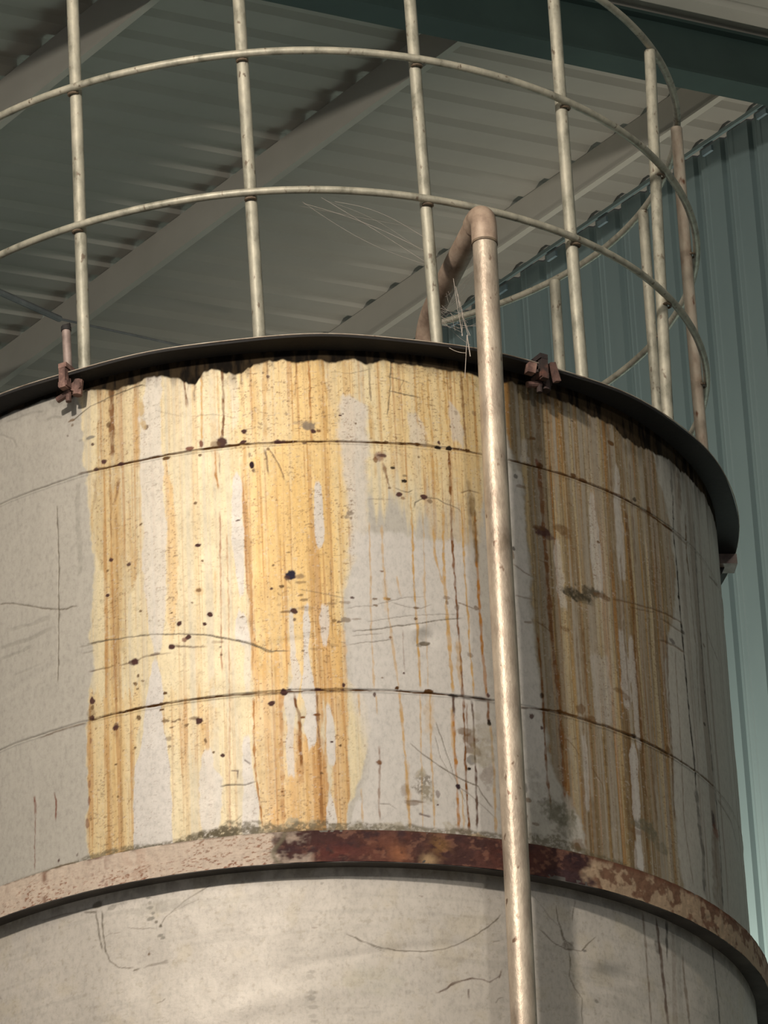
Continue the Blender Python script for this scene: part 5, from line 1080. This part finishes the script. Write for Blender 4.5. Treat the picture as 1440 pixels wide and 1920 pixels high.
# ------------------------------------------------------------------ guard rail
rail = empty('guard_rail', (0, 0, 5.19))
tag(rail, 'round guard rail of galvanised tube standing on top of the tank', 'railing')
for z, r, rt in ((5.589, 1.0060, .0088), (5.957, 1.0080, .0092), (6.3215 + .004, .988, .0092)):
    ph = random.random() * 6
    pts = []
    for i in range(320):
        an = -1.06 + (2.76 + 1.06) * i / 319
        rr_ = r + .0012 * math.sin(5 * an + ph)
        pts.append((rr_ * math.sin(an), -rr_ * math.cos(an), z + .0016 * math.sin(7 * an + ph)))
    a = MB(); a.tube(pts, rt, 12); a.build('hoop', M['galv'], rail)
POST_AZ = POSTS + [(1.508, 1.527), (1.937, 1.937), (2.345, 2.345), (2.745, 2.745), (-.868, -.880)]
PR = .985
for k, (a0, a1) in enumerate(POST_AZ):
    pts = []
    for i in range(11):
        f = i / 10
        an = a0 + (a1 - a0) * f
        rr_ = PR - .0025 * math.sin(f * math.pi)
        pts.append((rr_ * math.sin(an), -rr_ * math.cos(an), 5.187 + (6.316 - 5.187) * f))
    a = MB(); a.tube(pts, .0141 + .0006 * math.sin(k * 3), 16)
    o = a.build('post', M['galvrust'] if k == 5 else M['galv'], rail)
    if k == 5: tag(o, 'rust-stained post on the far right of the guard rail')
    for z in (5.589, 5.957, 6.313):
        f = (z - 5.187) / (6.316 - 5.187)
        an = a0 + (a1 - a0) * f
        er = Vector((math.sin(an), -math.cos(an), 0))
        top = z > 6.3
        w_ = MB()
        c = er * (PR + (0.0 if top else .0105)) + Vector((0, 0, z - (.003 if top else .0105)))
        n_ = 10
        ring_pts = [c + Vector((er.y, -er.x, 0)) * math.cos(2 * math.pi * q / n_) * .0115 + er * math.sin(2 * math.pi * q / n_) * .0085 for q in range(n_)]
        w_.tube(ring_pts, .0032, 6, closed=True)
        w_.build('weld', M['weld'], o)

# ------------------------------------------------------------------ fill pipe
pipe = empty('fill_pipe', (.408, -1.045, -1.333))
tag(pipe, 'dusty tan metal pipe rising in front of the tank and bending over the lid', 'pipe')


def arc(p, q, r, cut, n=10):
    """rounded corner at q between p->q->r"""
    p, q, r = Vector(p), Vector(q), Vector(r)
    a = q + (p - q).normalized() * cut
    b = q + (r - q).normalized() * cut
    return [(a * (1 - t) ** 2 + q * 2 * t * (1 - t) + b * t ** 2) for t in [i / n for i in range(n + 1)]]


PB = Vector((.4250 - .0104 * 2.6, -1.0360 - .004 * 2.6, -1.333))
PTp = Vector((.4450, -1.0290, 5.505))
A1 = Vector((.3720, -.7630, 5.497))
A2 = Vector((.3170, -.5560, 5.480))
A3 = Vector((.3100, -.5150, 5.188))
rp_ = .0272
base_pt = Vector((.4258, -1.0360, 3.4))
vert = [PB, Vector((.4180, -1.0375, 1.5)), base_pt]
nv = 40
for i in range(1, nv + 1):
    f = i / nv
    q = base_pt.lerp(Vector((.4437, -1.0290, 5.425)), f)
    vert.append(q + Vector((.0012 * math.sin(f * 6.5), 0, 0)))
a = MB(); a.tube(vert, rp_, 28); a.build('riser', M['pipe'], pipe)
el = arc((.4437, -1.029, 5.42), PTp, A1, .052, 14)
a = MB(); a.tube([Vector((.4437, -1.029, 5.422))] + el + [el[-1] + (A1 - PTp).normalized() * .012], rp_ * 1.065, 28); a.build('top_elbow', M['pipe_dust'], pipe)
run_pts = [PTp + (A1 - PTp).normalized() * .05] + arc(PTp, A1, A2, .06, 8) + arc(A1, A2, A3, .09, 12) + [A3]
a = MB(); a.tube(run_pts, rp_ * .97, 28); a.build('lid_branch', M['pipe_dust'], pipe)
a = MB(); a.tube([Vector((.44355, -1.0290, 5.417)), Vector((.4437, -1.0290, 5.4225))], rp_ * 1.075, 28); a.build('elbow_weld', M['weld'], pipe)

# ------------------------------------------------------------------ cobwebs
def strand(mbx, p, q, sag=.02, r=.00055, n=10):
    p, q = Vector(p), Vector(q)
    pts = [p.lerp(q, i / n) - Vector((0, 0, sag * math.sin(math.pi * i / n))) for i in range(n + 1)]
    mbx.tube(pts, r, 5, caps=False)


rng = random.Random(9)
wb = MB()
post3 = Vector((.985 * math.sin(.337), -.985 * math.cos(.337), 5.40))
for k in range(16):
    f = rng.random()
    p = A1.lerp(A2, f * .7) + Vector((0, 0, -.025 - .02 * rng.random()))
    q = Vector((.4440 - rng.uniform(.02, .03), -1.02, 5.20 + rng.random() * .20)) if k % 2 else Vector((.385 + rng.uniform(-.02, .03), -.99, 5.17 + rng.random() * .10))
    strand(wb, p, q, rng.uniform(.0, .03), rng.uniform(.0002, .0005))
for k in range(5):
    strand(wb, (.372 + .004 * k, -.985, 5.36 - .02 * k), (.392 + rng.uniform(-.012, .012), -1.052, 5.175), .01, .0005)
strand(wb, (.352, -.985, 5.186), (.388, -1.056, 5.130), .004, .0006)
strand(wb, (.392, -1.056, 5.175), (.384, -1.006, 5.095), .0, .0008)
strand(wb, (.392, -1.056, 5.175), (.397, -1.040, 5.13), .0, .0012)
tag(wb.build('cobweb', M['web']), 'tattered dusty cobweb hung between the pipe bend and the rim', 'cobweb')
wb = MB()
for k in range(6):
    p = post3 + Vector((-.015, -.01, .02 + .10 * rng.random()))
    q = Vector((.02 + rng.uniform(0, .12), -.99 + rng.uniform(-.01, .01), 5.575 - rng.uniform(0, .012)))
    strand(wb, p, q, rng.uniform(-.03, .02), rng.uniform(.00015, .0004), 14)
tag(wb.build('cobweb', M['web']), 'fine cobweb strands from the lowest hoop to the post left of the pipe', 'cobweb')
